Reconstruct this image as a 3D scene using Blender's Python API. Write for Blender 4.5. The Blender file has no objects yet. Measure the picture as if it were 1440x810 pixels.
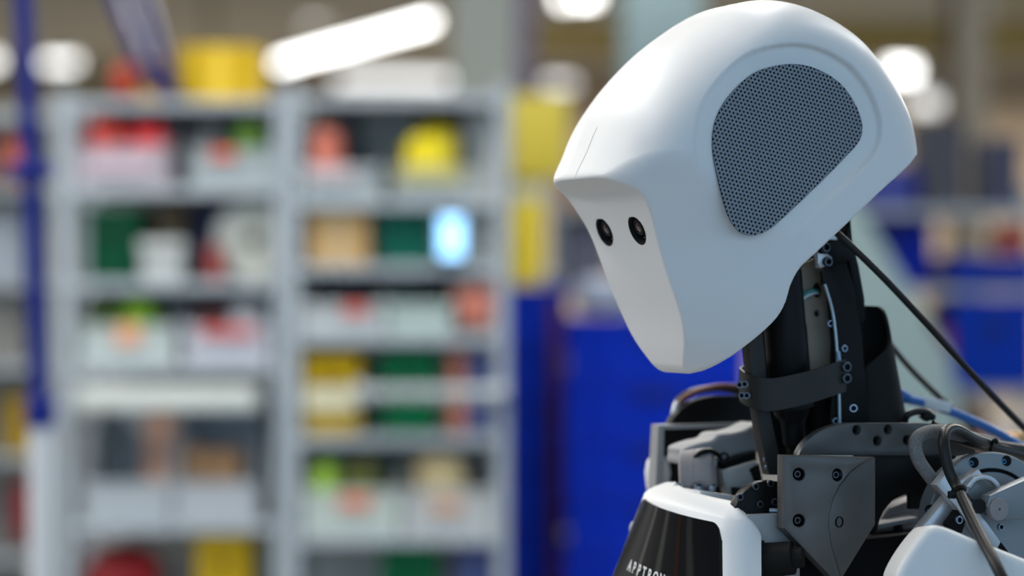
import bpy, bmesh, math, random
import numpy as np
from mathutils import Vector, Matrix
random.seed(7)
sc = bpy.context.scene
COL = sc.collection

# ---------------------------------------------------------------- camera
K = 36.0 / 85.0 / 1440.0            # metres per pixel per metre of distance
CAMZ = 1.5
cam_d = bpy.data.cameras.new('camera'); cam = bpy.data.objects.new('camera', cam_d); COL.objects.link(cam)
cam.location = (0, 0, CAMZ); cam.rotation_euler = (math.pi/2, 0, 0)
cam_d.lens = 85; cam_d.sensor_width = 36; cam_d.clip_start = 0.05; cam_d.clip_end = 200
cam_d.dof.use_dof = True; cam_d.dof.focus_distance = 1.95; cam_d.dof.aperture_fstop = 2.2
sc.camera = cam
# ---------------------------------------------------------------- world, exposure, large lamps
sc.view_settings.view_transform = 'Standard'; sc.view_settings.look = 'None'
sc.view_settings.gamma = 1.0; sc.view_settings.use_curve_mapping = False
sc.view_settings.exposure = 0.25
w = bpy.data.worlds.new('daylight'); sc.world = w; w.use_nodes = True
bgn = w.node_tree.nodes['Background']
bgn.inputs[0].default_value = (0.46, 0.72, 1.0, 1); bgn.inputs[1].default_value = 1.12
def area(name, loc, size, power, color=(1, .98, .95), aim=None):
    l = bpy.data.lights.new(name, 'AREA'); l.shape = 'RECTANGLE'; l.size, l.size_y = size
    l.energy = power; l.color = color
    o = bpy.data.objects.new(name, l); COL.objects.link(o); o.location = loc
    if aim is not None:
        d = Vector(aim) - Vector(loc); o.rotation_euler = d.to_track_quat('-Z', 'Y').to_euler()
    return o
# area lights for ceiling fluorescents; the far ones are added to brighten the background
LAMPS = [(0.25, 2.45, 3.4, 9), (-1.3, 2.3, 3.4, 23), (1.6, 3.0, 3.4, 11), (-2.6, 2.8, 3.0, 70),
         (-1.6, 4.4, 3.8, 44), (0.4, 4.6, 3.8, 40), (2.6, 4.8, 3.8, 32), (-3.5, 8.5, 3.8, 80), (0.5, 9.5, 3.8, 80), (4.0, 9.0, 3.8, 80),
         (-5, 13, 3.9, 180), (0, 13, 3.9, 180), (5, 13, 3.9, 180), (-6, 27, 3.9, 220), (0, 27, 3.9, 220), (6, 27, 3.9, 220)]
for x, y, z, p in LAMPS:
    area('ceiling_area_light', (x, y, z - .06), (0.25, 1.9), p)

# ---------------------------------------------------------------- helpers
def W3(px, py, d):
    return Vector(((px-720)*K*d, d, CAMZ + (405-py)*K*d))

MATS = {}
def mat(name, col, rough=.5, metal=0.0, noise=0.0, nscale=40, bump=0.0, bscale=200, emit=None, estr=0.0, coat=0.0, spec=.5,
        trans=0.0, alpha=1.0):
    if name in MATS: return MATS[name]
    m = bpy.data.materials.new(name); m.use_nodes = True; nt = m.node_tree
    b = nt.nodes['Principled BSDF']
    c4 = (*col, 1)
    b.inputs['Base Color'].default_value = c4; b.inputs['Roughness'].default_value = rough
    b.inputs['Metallic'].default_value = metal; b.inputs['Specular IOR Level'].default_value = spec
    b.inputs['Coat Weight'].default_value = coat; b.inputs['Transmission Weight'].default_value = trans
    b.inputs['Alpha'].default_value = alpha
    tc = nt.nodes.new('ShaderNodeTexCoord')
    n = nt.nodes.new('ShaderNodeTexNoise'); n.inputs['Scale'].default_value = nscale; n.inputs['Detail'].default_value = 5
    nt.links.new(tc.outputs['Object'], n.inputs['Vector'])
    mx = nt.nodes.new('ShaderNodeMix'); mx.data_type = 'RGBA'
    nt.links.new(n.outputs['Fac'], mx.inputs[0])
    mx.inputs[6].default_value = tuple(max(0, c*(1-noise)) for c in col) + (1,)
    mx.inputs[7].default_value = tuple(min(1, c*(1+noise)) for c in col) + (1,)
    nt.links.new(mx.outputs[2], b.inputs['Base Color'])
    if bump:
        n2 = nt.nodes.new('ShaderNodeTexNoise'); n2.inputs['Scale'].default_value = bscale; n2.inputs['Detail'].default_value = 3
        nt.links.new(tc.outputs['Object'], n2.inputs['Vector'])
        bp = nt.nodes.new('ShaderNodeBump'); bp.inputs['Strength'].default_value = bump; bp.inputs['Distance'].default_value = .001
        nt.links.new(n2.outputs['Fac'], bp.inputs['Height']); nt.links.new(bp.outputs[0], b.inputs['Normal'])
    if emit:
        b.inputs['Emission Color'].default_value = (*emit, 1); b.inputs['Emission Strength'].default_value = estr
    MATS[name] = m
    return m

def tag(o, label=None, cat=None, group=None, kind=None):
    if label: o['label'] = label
    if cat: o['category'] = cat
    if group: o['group'] = group
    if kind: o['kind'] = kind
    return o
def empty(name, loc, label=None, cat=None, group=None):
    o = bpy.data.objects.new(name, None); COL.objects.link(o); o.location = loc; o.empty_display_size = .05
    return tag(o, label, cat, group)
def link(name, me, m, parent=None, world=True):
    """mesh object; with world=True the mesh is in world coordinates although it has a parent"""
    o = bpy.data.objects.new(name, me); COL.objects.link(o)
    if m is not None and not me.materials: me.materials.append(m)
    if parent is not None:
        o.parent = parent
        if world:
            off = Vector((0, 0, 0)); p = parent
            while p is not None:
                off += p.location; p = p.parent if p.type == 'EMPTY' else None
                if p is None: break
            if parent.type == 'EMPTY': o.matrix_parent_inverse = Matrix.Translation(-off)
    return o
def bm_obj(name, bm, m, parent=None, smooth=None, world=True):
    bmesh.ops.recalc_face_normals(bm, faces=bm.faces)
    me = bpy.data.meshes.new(name); bm.to_mesh(me); bm.free()
    if smooth is not None: set_smooth(me, smooth)
    return link(name, me, m, parent, world)
def set_smooth(me, ang):
    for p in me.polygons: p.use_smooth = True
    if ang < 179: me.set_sharp_from_angle(angle=math.radians(ang))
def catmull(pts, n=8, closed=False):
    P = [Vector(p) for p in pts]; out = []; N = len(P)
    rng = range(N) if closed else range(N-1)
    for i in rng:
        if closed: p0, p1, p2, p3 = P[i-1], P[i], P[(i+1) % N], P[(i+2) % N]
        else: p0, p1, p2, p3 = P[max(i-1, 0)], P[i], P[i+1], P[min(i+2, N-1)]
        for k in range(n):
            t = k/n
            out.append(.5*((2*p1)+(p2-p0)*t+(2*p0-5*p1+4*p2-p3)*t*t+(3*p1-p0-3*p2+p3)*t**3))
    if not closed: out.append(P[-1])
    return out
def frame(axis):
    z = Vector(axis).normalized()
    x = z.orthogonal().normalized(); y = z.cross(x)
    return x, y, z
def add_tube(bm, pts, r, seg=10, caps=True):
    pts = [Vector(p) for p in pts]; rr = r if isinstance(r, (list, tuple)) else [r]*len(pts)
    t = (pts[1]-pts[0]).normalized(); x = t.orthogonal().normalized(); rings = []
    for i, p in enumerate(pts):
        tn = (pts[min(i+1, len(pts)-1)]-pts[max(i-1, 0)])
        tn = tn.normalized() if tn.length > 1e-9 else t
        x = (x - tn*x.dot(tn)).normalized(); y = tn.cross(x)
        rings.append([bm.verts.new(p + (x*math.cos(2*math.pi*k/seg)+y*math.sin(2*math.pi*k/seg))*rr[i]) for k in range(seg)])
    for a, b in zip(rings, rings[1:]):
        for k in range(seg): bm.faces.new((a[k], a[(k+1) % seg], b[(k+1) % seg], b[k]))
    if caps:
        bm.faces.new(rings[0][::-1]); bm.faces.new(rings[-1])
def tube(name, pts, r, m, parent=None, seg=10, smooth_n=8, world=True):
    bm = bmesh.new(); q = catmull(pts, smooth_n) if smooth_n else pts
    add_tube(bm, q, r, seg); return bm_obj(name, bm, m, parent, 50, world)
def add_lathe(bm, base, axis, prof, seg=32):
    """prof: list of (distance along axis, radius)"""
    x, y, z = frame(axis); rings = []
    for h, r in prof:
        c = Vector(base) + z*h
        if r < 1e-7: rings.append([bm.verts.new(c)])
        else: rings.append([bm.verts.new(c+(x*math.cos(2*math.pi*k/seg)+y*math.sin(2*math.pi*k/seg))*r) for k in range(seg)])
    for a, b in zip(rings, rings[1:]):
        for k in range(seg):
            if len(a) == 1 and len(b) == 1: continue
            if len(a) == 1: bm.faces.new((a[0], b[(k+1) % seg], b[k]))
            elif len(b) == 1: bm.faces.new((a[k], a[(k+1) % seg], b[0]))
            else: bm.faces.new((a[k], a[(k+1) % seg], b[(k+1) % seg], b[k]))
def lathe(name, base, axis, prof, m, parent=None, seg=32, world=True, ang=40):
    bm = bmesh.new(); add_lathe(bm, base, axis, prof, seg); return bm_obj(name, bm, m, parent, ang, world)
def add_box(bm, c, size, rot=None, bevel=0.0, seg=2):
    r = bmesh.ops.create_cube(bm, size=1.0); vs = r['verts']
    M = Matrix.Translation(Vector(c)) @ ((rot.to_4x4() if rot is not None else Matrix())) @ Matrix.Diagonal((*size, 1))
    bmesh.ops.transform(bm, matrix=M, verts=vs)
    if bevel:
        es = list({e for v in vs for e in v.link_edges})
        bmesh.ops.bevel(bm, geom=es, offset=bevel, segments=seg, affect='EDGES', profile=.5)
def box(name, c, size, m, parent=None, rot=None, bevel=0.0, world=True, seg=2):
    bm = bmesh.new(); add_box(bm, c, size, rot, bevel, seg); return bm_obj(name, bm, m, parent, 35, world)
def add_plate(bm, loops, N, th, bevel=0.0):
    """loops: outer 3D loop then hole loops, all in the plane with normal N (towards the viewer); thickness goes to -N"""
    edges = []
    for lp in loops:
        vs = [bm.verts.new(p) for p in lp]
        edges += [bm.edges.new((vs[i], vs[(i+1) % len(vs)])) for i in range(len(vs))]
    r = bmesh.ops.triangle_fill(bm, edges=edges, use_beauty=True, use_dissolve=False, normal=N)
    fs = [g for g in r['geom'] if isinstance(g, bmesh.types.BMFace)]
    e = bmesh.ops.extrude_face_region(bm, geom=fs)
    nv = [g for g in e['geom'] if isinstance(g, bmesh.types.BMVert)]
    bmesh.ops.translate(bm, verts=nv, vec=-Vector(N)*th)
    bmesh.ops.recalc_face_normals(bm, faces=bm.faces)
    if bevel:
        es = [ed for ed in bm.edges if len(ed.link_faces) == 2 and ed.calc_face_angle(0) > math.radians(60)
              and abs((ed.verts[0].co-ed.verts[1].co).normalized().dot(N)) < .5]
        bmesh.ops.bevel(bm, geom=es, offset=bevel, segments=2, affect='EDGES', profile=.5)

# robot lateral frame: F forward (towards picture left), S towards the robot's left (near) side, U up
PSI = math.radians(24)
F = Vector((-math.cos(PSI), -math.sin(PSI), 0)); S = Vector((math.sin(PSI), -math.cos(PSI), 0)); U = Vector((0, 0, 1))
O = W3(1043, 260, 2.04)
CAMP = Vector((0, 0, CAMZ))
def PX(px, py, s=0.0):
    """the point seen at pixel (px,py) on the robot's upright lengthwise plane s millimetres left of its middle"""
    d = W3(px, py, 1.0) - CAMP
    t = (O + S*s*.001 - CAMP).dot(S) / d.dot(S)
    return CAMP + d*t
def onplane(px, py, P, N):
    d = W3(px, py, 1.0) - CAMP
    return CAMP + d*((P-CAMP).dot(N)/d.dot(N))
def AZ(px, py, s=0.0):
    v = PX(px, py, s) - O
    return v.dot(F)*1000, v.z*1000
def loc(a, s, z): return O + F*(a*.001) + S*(s*.001) + U*(z*.001)
def circ_px(cx, cy, rx, ry=None, n=20, a0=0, a1=360):
    ry = ry or rx; full = abs(a1-a0) >= 360
    k = n if full else n+1
    return [(cx+rx*math.cos(math.radians(a0+(a1-a0)*i/n)), cy-ry*math.sin(math.radians(a0+(a1-a0)*i/n))) for i in range(k)]
def plate(name, pts, s, th, m, parent, N=None, bevel=.0006, holes=(), P=None, smooth=30):
    N = N or S; P = P or (O + S*(s*.001))
    loops = [[onplane(x, y, P, N) for x, y in pts]] + [[onplane(x, y, P, N) for x, y in h] for h in holes]
    bm = bmesh.new(); add_plate(bm, loops, N, th, bevel)
    return bm_obj(name, bm, m, parent, smooth)
# ---------------------------------------------------------------- hall
M_floor = mat('concrete_floor', (.26, .25, .235), .85, noise=.2, nscale=3)
M_ceil = mat('ceiling_panel', (.50, .47, .38), .8, noise=.1, nscale=2)
M_wall = mat('brown_wall', (.40, .30, .20), .8, noise=.15, nscale=2)
tag(box('floor', (0, 12, -.05), (40, 44, .1), M_floor), kind='structure')
tag(box('ceiling', (0, 14, 4.3), (40, 34, .1), M_ceil), kind='structure')
tag(box('wall_back', (0, 30, 2.1), (40, .2, 4.3), M_wall), kind='structure')
M_wl = mat('dark_wall', (.10, .10, .105), .8, noise=.2, nscale=2); M_tr = mat('pale_streak', (.42, .42, .38), .7, noise=.1, nscale=2); M_tr2 = mat('rust_streak', (.30, .12, .05), .7, noise=.1, nscale=2)
tag(box('added_wall_left', (-7.6, 11, 2.1), (.2, 38, 4.3), M_wl), kind='structure')  # unseen dark wall, added for the glossy chest panel to mirror
for k, (y, wd, m_) in enumerate([(-1.0, .5, M_tr), (2.0, .35, M_tr), (4.5, .5, M_tr), (5.6, .3, M_tr2), (7.5, .6, M_tr), (10.5, .5, M_tr)]):  # strips added to put streaks in the chest panel's reflection
    tag(box('reflection_strip_%d' % (k+1), (-7.45, y, 2.1), (.12, wd, 4.24), m_), kind='structure')
# ---------------------------------------------------------------- materials
M_white = mat('white_plastic', (.80, .80, .80), .42, noise=.015, bump=.04, bscale=900, spec=.4)
M_black = mat('black_anodised', (.006, .006, .0062), .42, noise=.25, bump=.06, bscale=500, spec=.14)
M_blackm = mat('matt_black_plastic', (.012, .0118, .0115), .6, noise=.2, bump=.08, bscale=700, spec=.14)
M_gun = mat('gunmetal', (.105, .102, .100), .42, .2, noise=.35, nscale=25, bump=.05, bscale=300)
M_grey = mat('grey_cast', (.33, .33, .335), .55, noise=.12, bump=.08, bscale=500)
M_band = mat('charcoal_band', (.030, .028, .026), .5, noise=.15, spec=.25)
M_pale = mat('pale_grey_plastic', (.52, .51, .49), .55, noise=.06)
M_grey2 = mat('warm_grey_plastic', (.26, .24, .245), .55, noise=.08)
M_alu = mat('aluminium', (.55, .57, .60), .38, .55, noise=.06, bump=.03, bscale=600)
M_alu2 = mat('bead_blasted_aluminium', (.21, .235, .255), .45, .3, noise=.06)
M_beige = mat('beige_coated_metal', (.30, .25, .19), .55, noise=.1)
M_bolt = mat('black_oxide_bolt', (.07, .08, .10), .3, .6)
M_steel = mat('steel_bolt', (.24, .30, .38), .28, .8)
M_hole = mat('recess_shade', (.004, .004, .005), .7, spec=.15)  # near-black that paints the shade in holes, sockets and recesses
M_cable = mat('black_rubber', (.010, .010, .011), .42, noise=.2, spec=.35)
M_gloss = mat('glossy_black_glass', (.006, .006, .007), .06, coat=.6)
M_grille = mat('grille_metal', (.21, .235, .27), .5, .15, noise=.06)
M_silver = mat('silver_wire', (.45, .55, .62), .3, .5)
M_letter = mat('white_print', (.8, .8, .8), .5)

# ---------------------------------------------------------------- robot
ROB = empty('humanoid_robot', (O.x+.06, O.y+.03, 0.0), 'white-headed humanoid robot with bowed head and exposed black neck in the foreground', 'robot')
bolt_mesh = {}
def bolt(P, N, r, m, parent, h=None, name='bolt'):
    """socket-head bolt; shared mesh, axis +z"""
    h = h or r*.5; key = (round(r, 5), round(h, 5), m.name)
    if key not in bolt_mesh:
        bm = bmesh.new()
        add_lathe(bm, (0, 0, -h*.6), (0, 0, 1), [(0, 0), (0, r), (h*1.4, r), (h*1.6, r*.90), (h*1.6, r*.62), (h*.7, r*.58), (h*.7, 0)], 14)
        bmesh.ops.recalc_face_normals(bm, faces=bm.faces)
        me = bpy.data.meshes.new('bolt'); bm.to_mesh(me); bm.free(); set_smooth(me, 35); me.materials.append(m); me.materials.append(M_hole); bolt_mesh[key] = me
        for p in me.polygons:
            if max((me.vertices[i].co.x**2+me.vertices[i].co.y**2)**.5 for i in p.vertices) < r*.64 and p.center.z > -h*.3: p.material_index = 1  # socket faces coloured near-black for their shade
    o = bpy.data.objects.new(name, bolt_mesh[key]); COL.objects.link(o)
    x, y, z = frame(N); R = Matrix((x, y, z)).transposed().to_4x4()
    Mw = Matrix.Translation(P) @ R
    o.parent = parent
    if parent.type == 'EMPTY': o.matrix_parent_inverse = Matrix.Translation(-parent.location)
    o.matrix_basis = Mw
    return o

# ---- head: an implicit solid, polygonised on a grid
def polysdf(poly, A, Z):
    P = np.array(poly); Q = np.roll(P, -1, 0)
    d = np.full(A.shape, 1e18); ins = np.zeros(A.shape, bool)
    for (x1, y1), (x2, y2) in zip(P, Q):
        ex, ey = x2-x1, y2-y1; wx, wy = A-x1, Z-y1
        t = np.clip((wx*ex+wy*ey)/(ex*ex+ey*ey+1e-12), 0, 1)
        d = np.minimum(d, (wx-ex*t)**2+(wy-ey*t)**2)
        c = ((y1 > Z) != (y2 > Z)) & (A < (x2-x1)*(Z-y1)/((y2-y1) if abs(y2-y1) > 1e-12 else 1e-12)+x1)
        ins ^= c
    d = np.sqrt(d); return np.where(ins, -d, d)
E_, Q_, FLAT = 45.0, 75.0, 20.0
HW = E_*0 + FLAT + Q_
# outline of the head in its middle plane, millimetres forward and up
hull = [(154.65, 6.72), (145.48, 23.35), (138.49, 39.24), (130.86, 53.26), (122.39, 65.56), (113.36, 77.17), (103.02, 88.87), (91.23, 100.67), (78.79, 111.85), (66.33, 121.47), (54.37, 129.69), (43.1, 137.14), (32.15, 143.48), (21.3, 148.1), (10.79, 151.2), (1.22, 152.6), (-8, 152.9), (-17, 152.2), (-26, 150.7), (-35, 148.5), (-43, 145.8), (-51.5, 142.6), (-60.75, 138.3), (-71.22, 132.6), (-81.13, 126.04), (-90.18, 118.22), (-98.52, 109.65), (-106.52, 100.24), (-114.41, 90.07), (-121.67, 79.34), (-127.76, 68.42), (-132.44, 57.62), (-135.73, 47.26), (-137.9, 37.58), (-139.15, 28.28), (-139.6, 18.55), (-139.38, 7.96), (-138.74, -3.22)]
hull = [(p.x, p.y) for p in catmull([(a, z, 0) for a, z in hull], 3)]
face_px = [(811,253),(824,260),(846,274),(861,298),(873,325),(892,383),(915,445),(929,488),(937,510),(943,526),(950,570)]
face_az = [AZ(p.x, p.y) for p in catmull([(x, y, 0) for x, y in face_px], 5)]
front = [(806,264),(798,285),(792,330),(796,400),(820,500),(850,590)]
# the hull starts at the brim; close it below and in front of the face
hull_poly = hull + [AZ(1150, 600), AZ(960, 600)] + [AZ(x, y) for x, y in front[::-1]]
brim = face_az[0]
air = face_az + [(AZ(700, 570)), (AZ(700, 253)[0], face_az[0][1])]
cut_px = [(1330,170,60),(1285,216,66),(1279,224,78),(1240,265,90),(1196,311,95),(1140,364,95),(1127,379,95),(1118,400,95),(1110,427,92),
          (1095,450,86),(1056,484,70),(1009,517,45),(985,526,35),(962,529,24)]
cutc = [AZ(x, y, s) for x, y, s in cut_px]; zc = cutc[-1][1]
cut = [(p.x, p.y) for p in catmull([(a, z, 0) for a, z in cutc], 4)] + [(cutc[-1][0]+15, zc-.5), (cutc[-1][0]+200, zc-.5), (cutc[-1][0]+200, zc-300), (cutc[0][0], zc-300)]
gr_px = [(1000,183),(1010,155),(1030,128),(1058,104),(1088,93),(1120,90),(1150,97),(1180,115),(1200,140),(1211,166),(1213,186),(1205,203),
         (1180,229),(1140,267),(1100,304),(1080,321),(1062,330),(1046,331),(1031,322),(1018,300),(1006,255),(999,215)]
gr = [(p.x, p.y) for p in catmull([(*AZ(x, y, 91), 0) for x, y in gr_px], 3, True)]
ga0, gz0 = np.mean(gr, 0)
step = 0.75
amin, amax = -190.0, 175.0; zmin, zmax = -190.0, 175.0
ga = np.arange(amin, amax, step); gz = np.arange(zmin, zmax, step)
GA, GZ = np.meshgrid(ga, gz, indexing='ij')
T_h, T_f, T_c, T_g = (polysdf(p, GA, GZ) for p in (hull_poly, air, cut, gr))
# soften the polygon corners of the hull a little
for _ in range(14):
    T = np.pad(T_h, 1, mode='edge'); T_h = (T[1:-1, 1:-1]*4+T[:-2, 1:-1]+T[2:, 1:-1]+T[1:-1, :-2]+T[1:-1, 2:])/8
def samp(T, A, Z):
    u = np.clip((A-amin)/step, 0, T.shape[0]-1.001); v = np.clip((Z-zmin)/step, 0, T.shape[1]-1.001)
    i = u.astype(int); j = v.astype(int); u = u-i; v = v-j
    return (T[i, j]*(1-u)+T[i+1, j]*u)*(1-v)+(T[i, j+1]*(1-u)+T[i+1, j+1]*u)*v
def rmax(a, b, r):
    return np.minimum(np.maximum(a, b), -r) + np.sqrt(np.maximum(a+r, 0)**2+np.maximum(b+r, 0)**2)
# half width of the face opening and how fast the cheeks flare behind it, by height
_ed = [(120, 190), (150, 160), (200, 126), (225, 108), (253, 92), (275, 80), (298, 72), (315, 66), (333, 61), (380, 59), (422, 58), (461, 53), (480, 47), (492, 41), (505, 33), (520, 25), (540, 15)]
_ez = np.array([AZ(860+(y-225)*.28, y)[1] for y, _ in _ed])[::-1]; _es = np.array([e for _, e in _ed])[::-1]
_zz = np.linspace(_ez[0], _ez[-1], 200)
_es2 = np.interp(_zz, _ez, _es)
for _ in range(40): _es2 = np.convolve(np.pad(_es2, 2, mode='edge'), [.1, .2, .4, .2, .1], 'valid')
_l0, _l1 = np.array(AZ(873, 325)), np.array(AZ(915, 445)); _ld = (_l1-_l0)/np.linalg.norm(_l1-_l0); _ln = np.array([_ld[1], -_ld[0]])
_ln = _ln if _ln[0] < 0 else -_ln
def cheek(A, s, Z):
    k = .62; xb = (A-_l0[0])*_ln[0]+(Z-_l0[1])*_ln[1]
    return (s-np.interp(Z, _zz, _es2)-k*xb)/math.sqrt(1+k*k)
def rdepth(A, Z):
    u = ((Z-gz0)-.55*(A-ga0))/85
    return 3.9+3.0*np.tanh(1.6*(u+.05))
def halfw(A, Z): return 97-4*((A-ga0)/150)**2-4*((Z-gz0)/150)**2
eye_az = AZ(873, 325)
fdir = np.array(AZ(892, 383))-np.array(AZ(857+3, 298-3)); fdir = fdir/np.linalg.norm(fdir)     # down along the face
fn = np.array([fdir[1]*-1, fdir[0]]); fn = fn if fn[0] > 0 else -fn                               # out of the face
def f_solid(A, Sx, Z):
    s = np.abs(Sx); d1 = samp(T_h, A, Z)
    p = np.maximum(d1+E_, 0)/E_; q = np.maximum(s-halfw(A, Z)+Q_, 0)/Q_
    base = ((p**2.15+q**2.15)**(1/2.15)-1)*E_
    base = rmax(base, cheek(A, s, Z), 32.0)
    # shallow dished recess for the speaker
    g = samp(T_g, A, Z)
    floor_s = halfw(A, Z)-rdepth(A, Z)
    rec = rmax(g-15.0, floor_s-s, 3.0)
    base = rmax(base, -rec, 3.0)
    base = rmax(base, -samp(T_f, A, Z), 2.0)
    ea, ez = A-eye_az[0], Z-eye_az[1]
    along = ea*fdir[0]+ez*fdir[1]; out = ea*fn[0]+ez*fn[1]
    rr = np.sqrt(along**2+(s-30)**2)-11.6
    return np.maximum(base, -np.maximum(rr, -7-out))
AC0 = AZ(985, 515)[0]
def f_head(A, Sx, Z):
    b = f_solid(A, Sx, Z)
    b2 = rmax(b, -samp(T_c, A, Z), 2.2+7.5*np.clip((A-AC0)/18, 0, 1))
    return np.maximum(b2, -(b+13.0))
def surface_nets(fun, lo, hi, h):
    ax = [np.arange(l, u+h, h) for l, u in zip(lo, hi)]
    V = fun(ax[0][:, None, None], ax[1][None, :, None], ax[2][None, None, :])
    V = np.broadcast_to(V, tuple(len(x) for x in ax)); n = np.array(V.shape)
    I = V < 0
    c = np.zeros(n-1, np.int8)
    for dx in (0, 1):
        for dy in (0, 1):
            for dz in (0, 1): c += I[dx:n[0]-1+dx, dy:n[1]-1+dy, dz:n[2]-1+dz]
    act = (c > 0) & (c < 8); idx = np.full(act.shape, -1); cells = np.argwhere(act); idx[act] = np.arange(len(cells))
    acc = np.zeros((len(cells), 3)); cnt = np.zeros(len(cells)); cor = [(x, y, z) for x in (0, 1) for y in (0, 1) for z in (0, 1)]
    for p in cor:
        for k in range(3):
            if p[k]: continue
            q = list(p); q[k] = 1
            v0 = V[tuple((cells+p).T)]; v1 = V[tuple((cells+q).T)]; m = (v0 < 0) != (v1 < 0)
            t = np.where(m, v0/np.where(m, v0-v1, 1), 0); pt = np.tile(np.array(p, float), (len(cells), 1)); pt[:, k] += t
            acc += pt*m[:, None]; cnt += m
    vert = (cells+acc/cnt[:, None])*h+np.array(lo)
    faces = []
    for k in range(3):
        i, j = (k+1) % 3, (k+2) % 3
        sl0 = [slice(None)]*3; sl1 = [slice(None)]*3; sl0[k] = slice(0, n[k]-1); sl1[k] = slice(1, n[k])
        m = I[tuple(sl0)] != I[tuple(sl1)]
        e = np.argwhere(m); e = e[(e[:, i] > 0) & (e[:, j] > 0) & (e[:, i] < n[i]-1) & (e[:, j] < n[j]-1)]
        flip = I[tuple(e.T)]
        def at(di, dj):
            q = e.copy(); q[:, i] += di; q[:, j] += dj; return idx[tuple(q.T)]
        f = np.stack([at(-1, -1), at(0, -1), at(0, 0), at(-1, 0)], 1)
        f[~flip] = f[~flip][:, ::-1]; faces.append(f)
    return vert, np.concatenate(faces)
def grad(fun, v, e=.4):
    g = np.zeros_like(v)
    for k in range(3):
        d = np.zeros(3); d[k] = e
        p, q = v+d, v-d
        g[:, k] = (fun(p[:, 0], p[:, 1], p[:, 2])-fun(q[:, 0], q[:, 1], q[:, 2]))/(2*e)
    return g
def project(fun, v, it=4):
    for _ in range(it):
        g = grad(fun, v); f = fun(v[:, 0], v[:, 1], v[:, 2])
        stp = f[:, None]*g/np.maximum((g*g).sum(1), .05)[:, None]
        L = np.linalg.norm(stp, axis=1, keepdims=True); v = v-stp*np.minimum(1, 1.0/np.maximum(L, 1e-9))
    return v
FM, SM = np.array(F), np.array(S)
def to_world(v): return np.array(O)+(v[:, :1]*FM+v[:, 1:2]*SM+v[:, 2:3]*np.array([0, 0, 1.0]))*.001
def np_mesh(name, v, f, nrm=None):
    me = bpy.data.meshes.new(name); me.from_pydata(v.tolist(), [], f.tolist()); me.update()
    for p in me.polygons: p.use_smooth = True
    if nrm is not None: me.normals_split_custom_set_from_vertices(nrm.tolist())
    return me
hv, hf = surface_nets(f_head, (-150, -102, -175), (160, 102, 165), 1.7)
hv = project(f_head, hv, 3)
hn = grad(f_head, hv, .7); hn /= np.maximum(np.linalg.norm(hn, axis=1, keepdims=True), 1e-9)
hn = hn[:, :1]*FM+hn[:, 1:2]*SM+hn[:, 2:3]*np.array([0, 0, 1.0])
hw = to_world(hv)
cen = hv[hf].mean(1); onface = (np.abs(samp(T_f, cen[:, 0], cen[:, 2])) < 1.2) & (cen[:, 2] < AZ(830, 268)[1])
def sub_mesh(name, mask):
    f = hf[mask]; u, inv = np.unique(f, return_inverse=True)
    return np_mesh(name, hw[u], inv.reshape(f.shape), hn[u])
HEAD = link('head_shell', sub_mesh('head_shell', ~onface), M_white, ROB)
tag(HEAD, 'smooth white helmet-like head shell')
FACE = link('face_panel', sub_mesh('face_panel', onface), M_white, HEAD)
# forehead seam
seam = []
for k in range(15):
    x, y = 813+(839-813)*k/14-3*math.sin(math.pi*k/14), 249+(178-249)*k/14
    a, z = AZ(x, y); v = project(f_solid, np.array([[a, 0.01, z]]), 8)[0]; seam.append(loc(v[0], 0, v[2]))
tube('seam', seam, .00022, mat('seam_grey', (.32, .32, .33), .7), HEAD, 6, 2)
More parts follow.
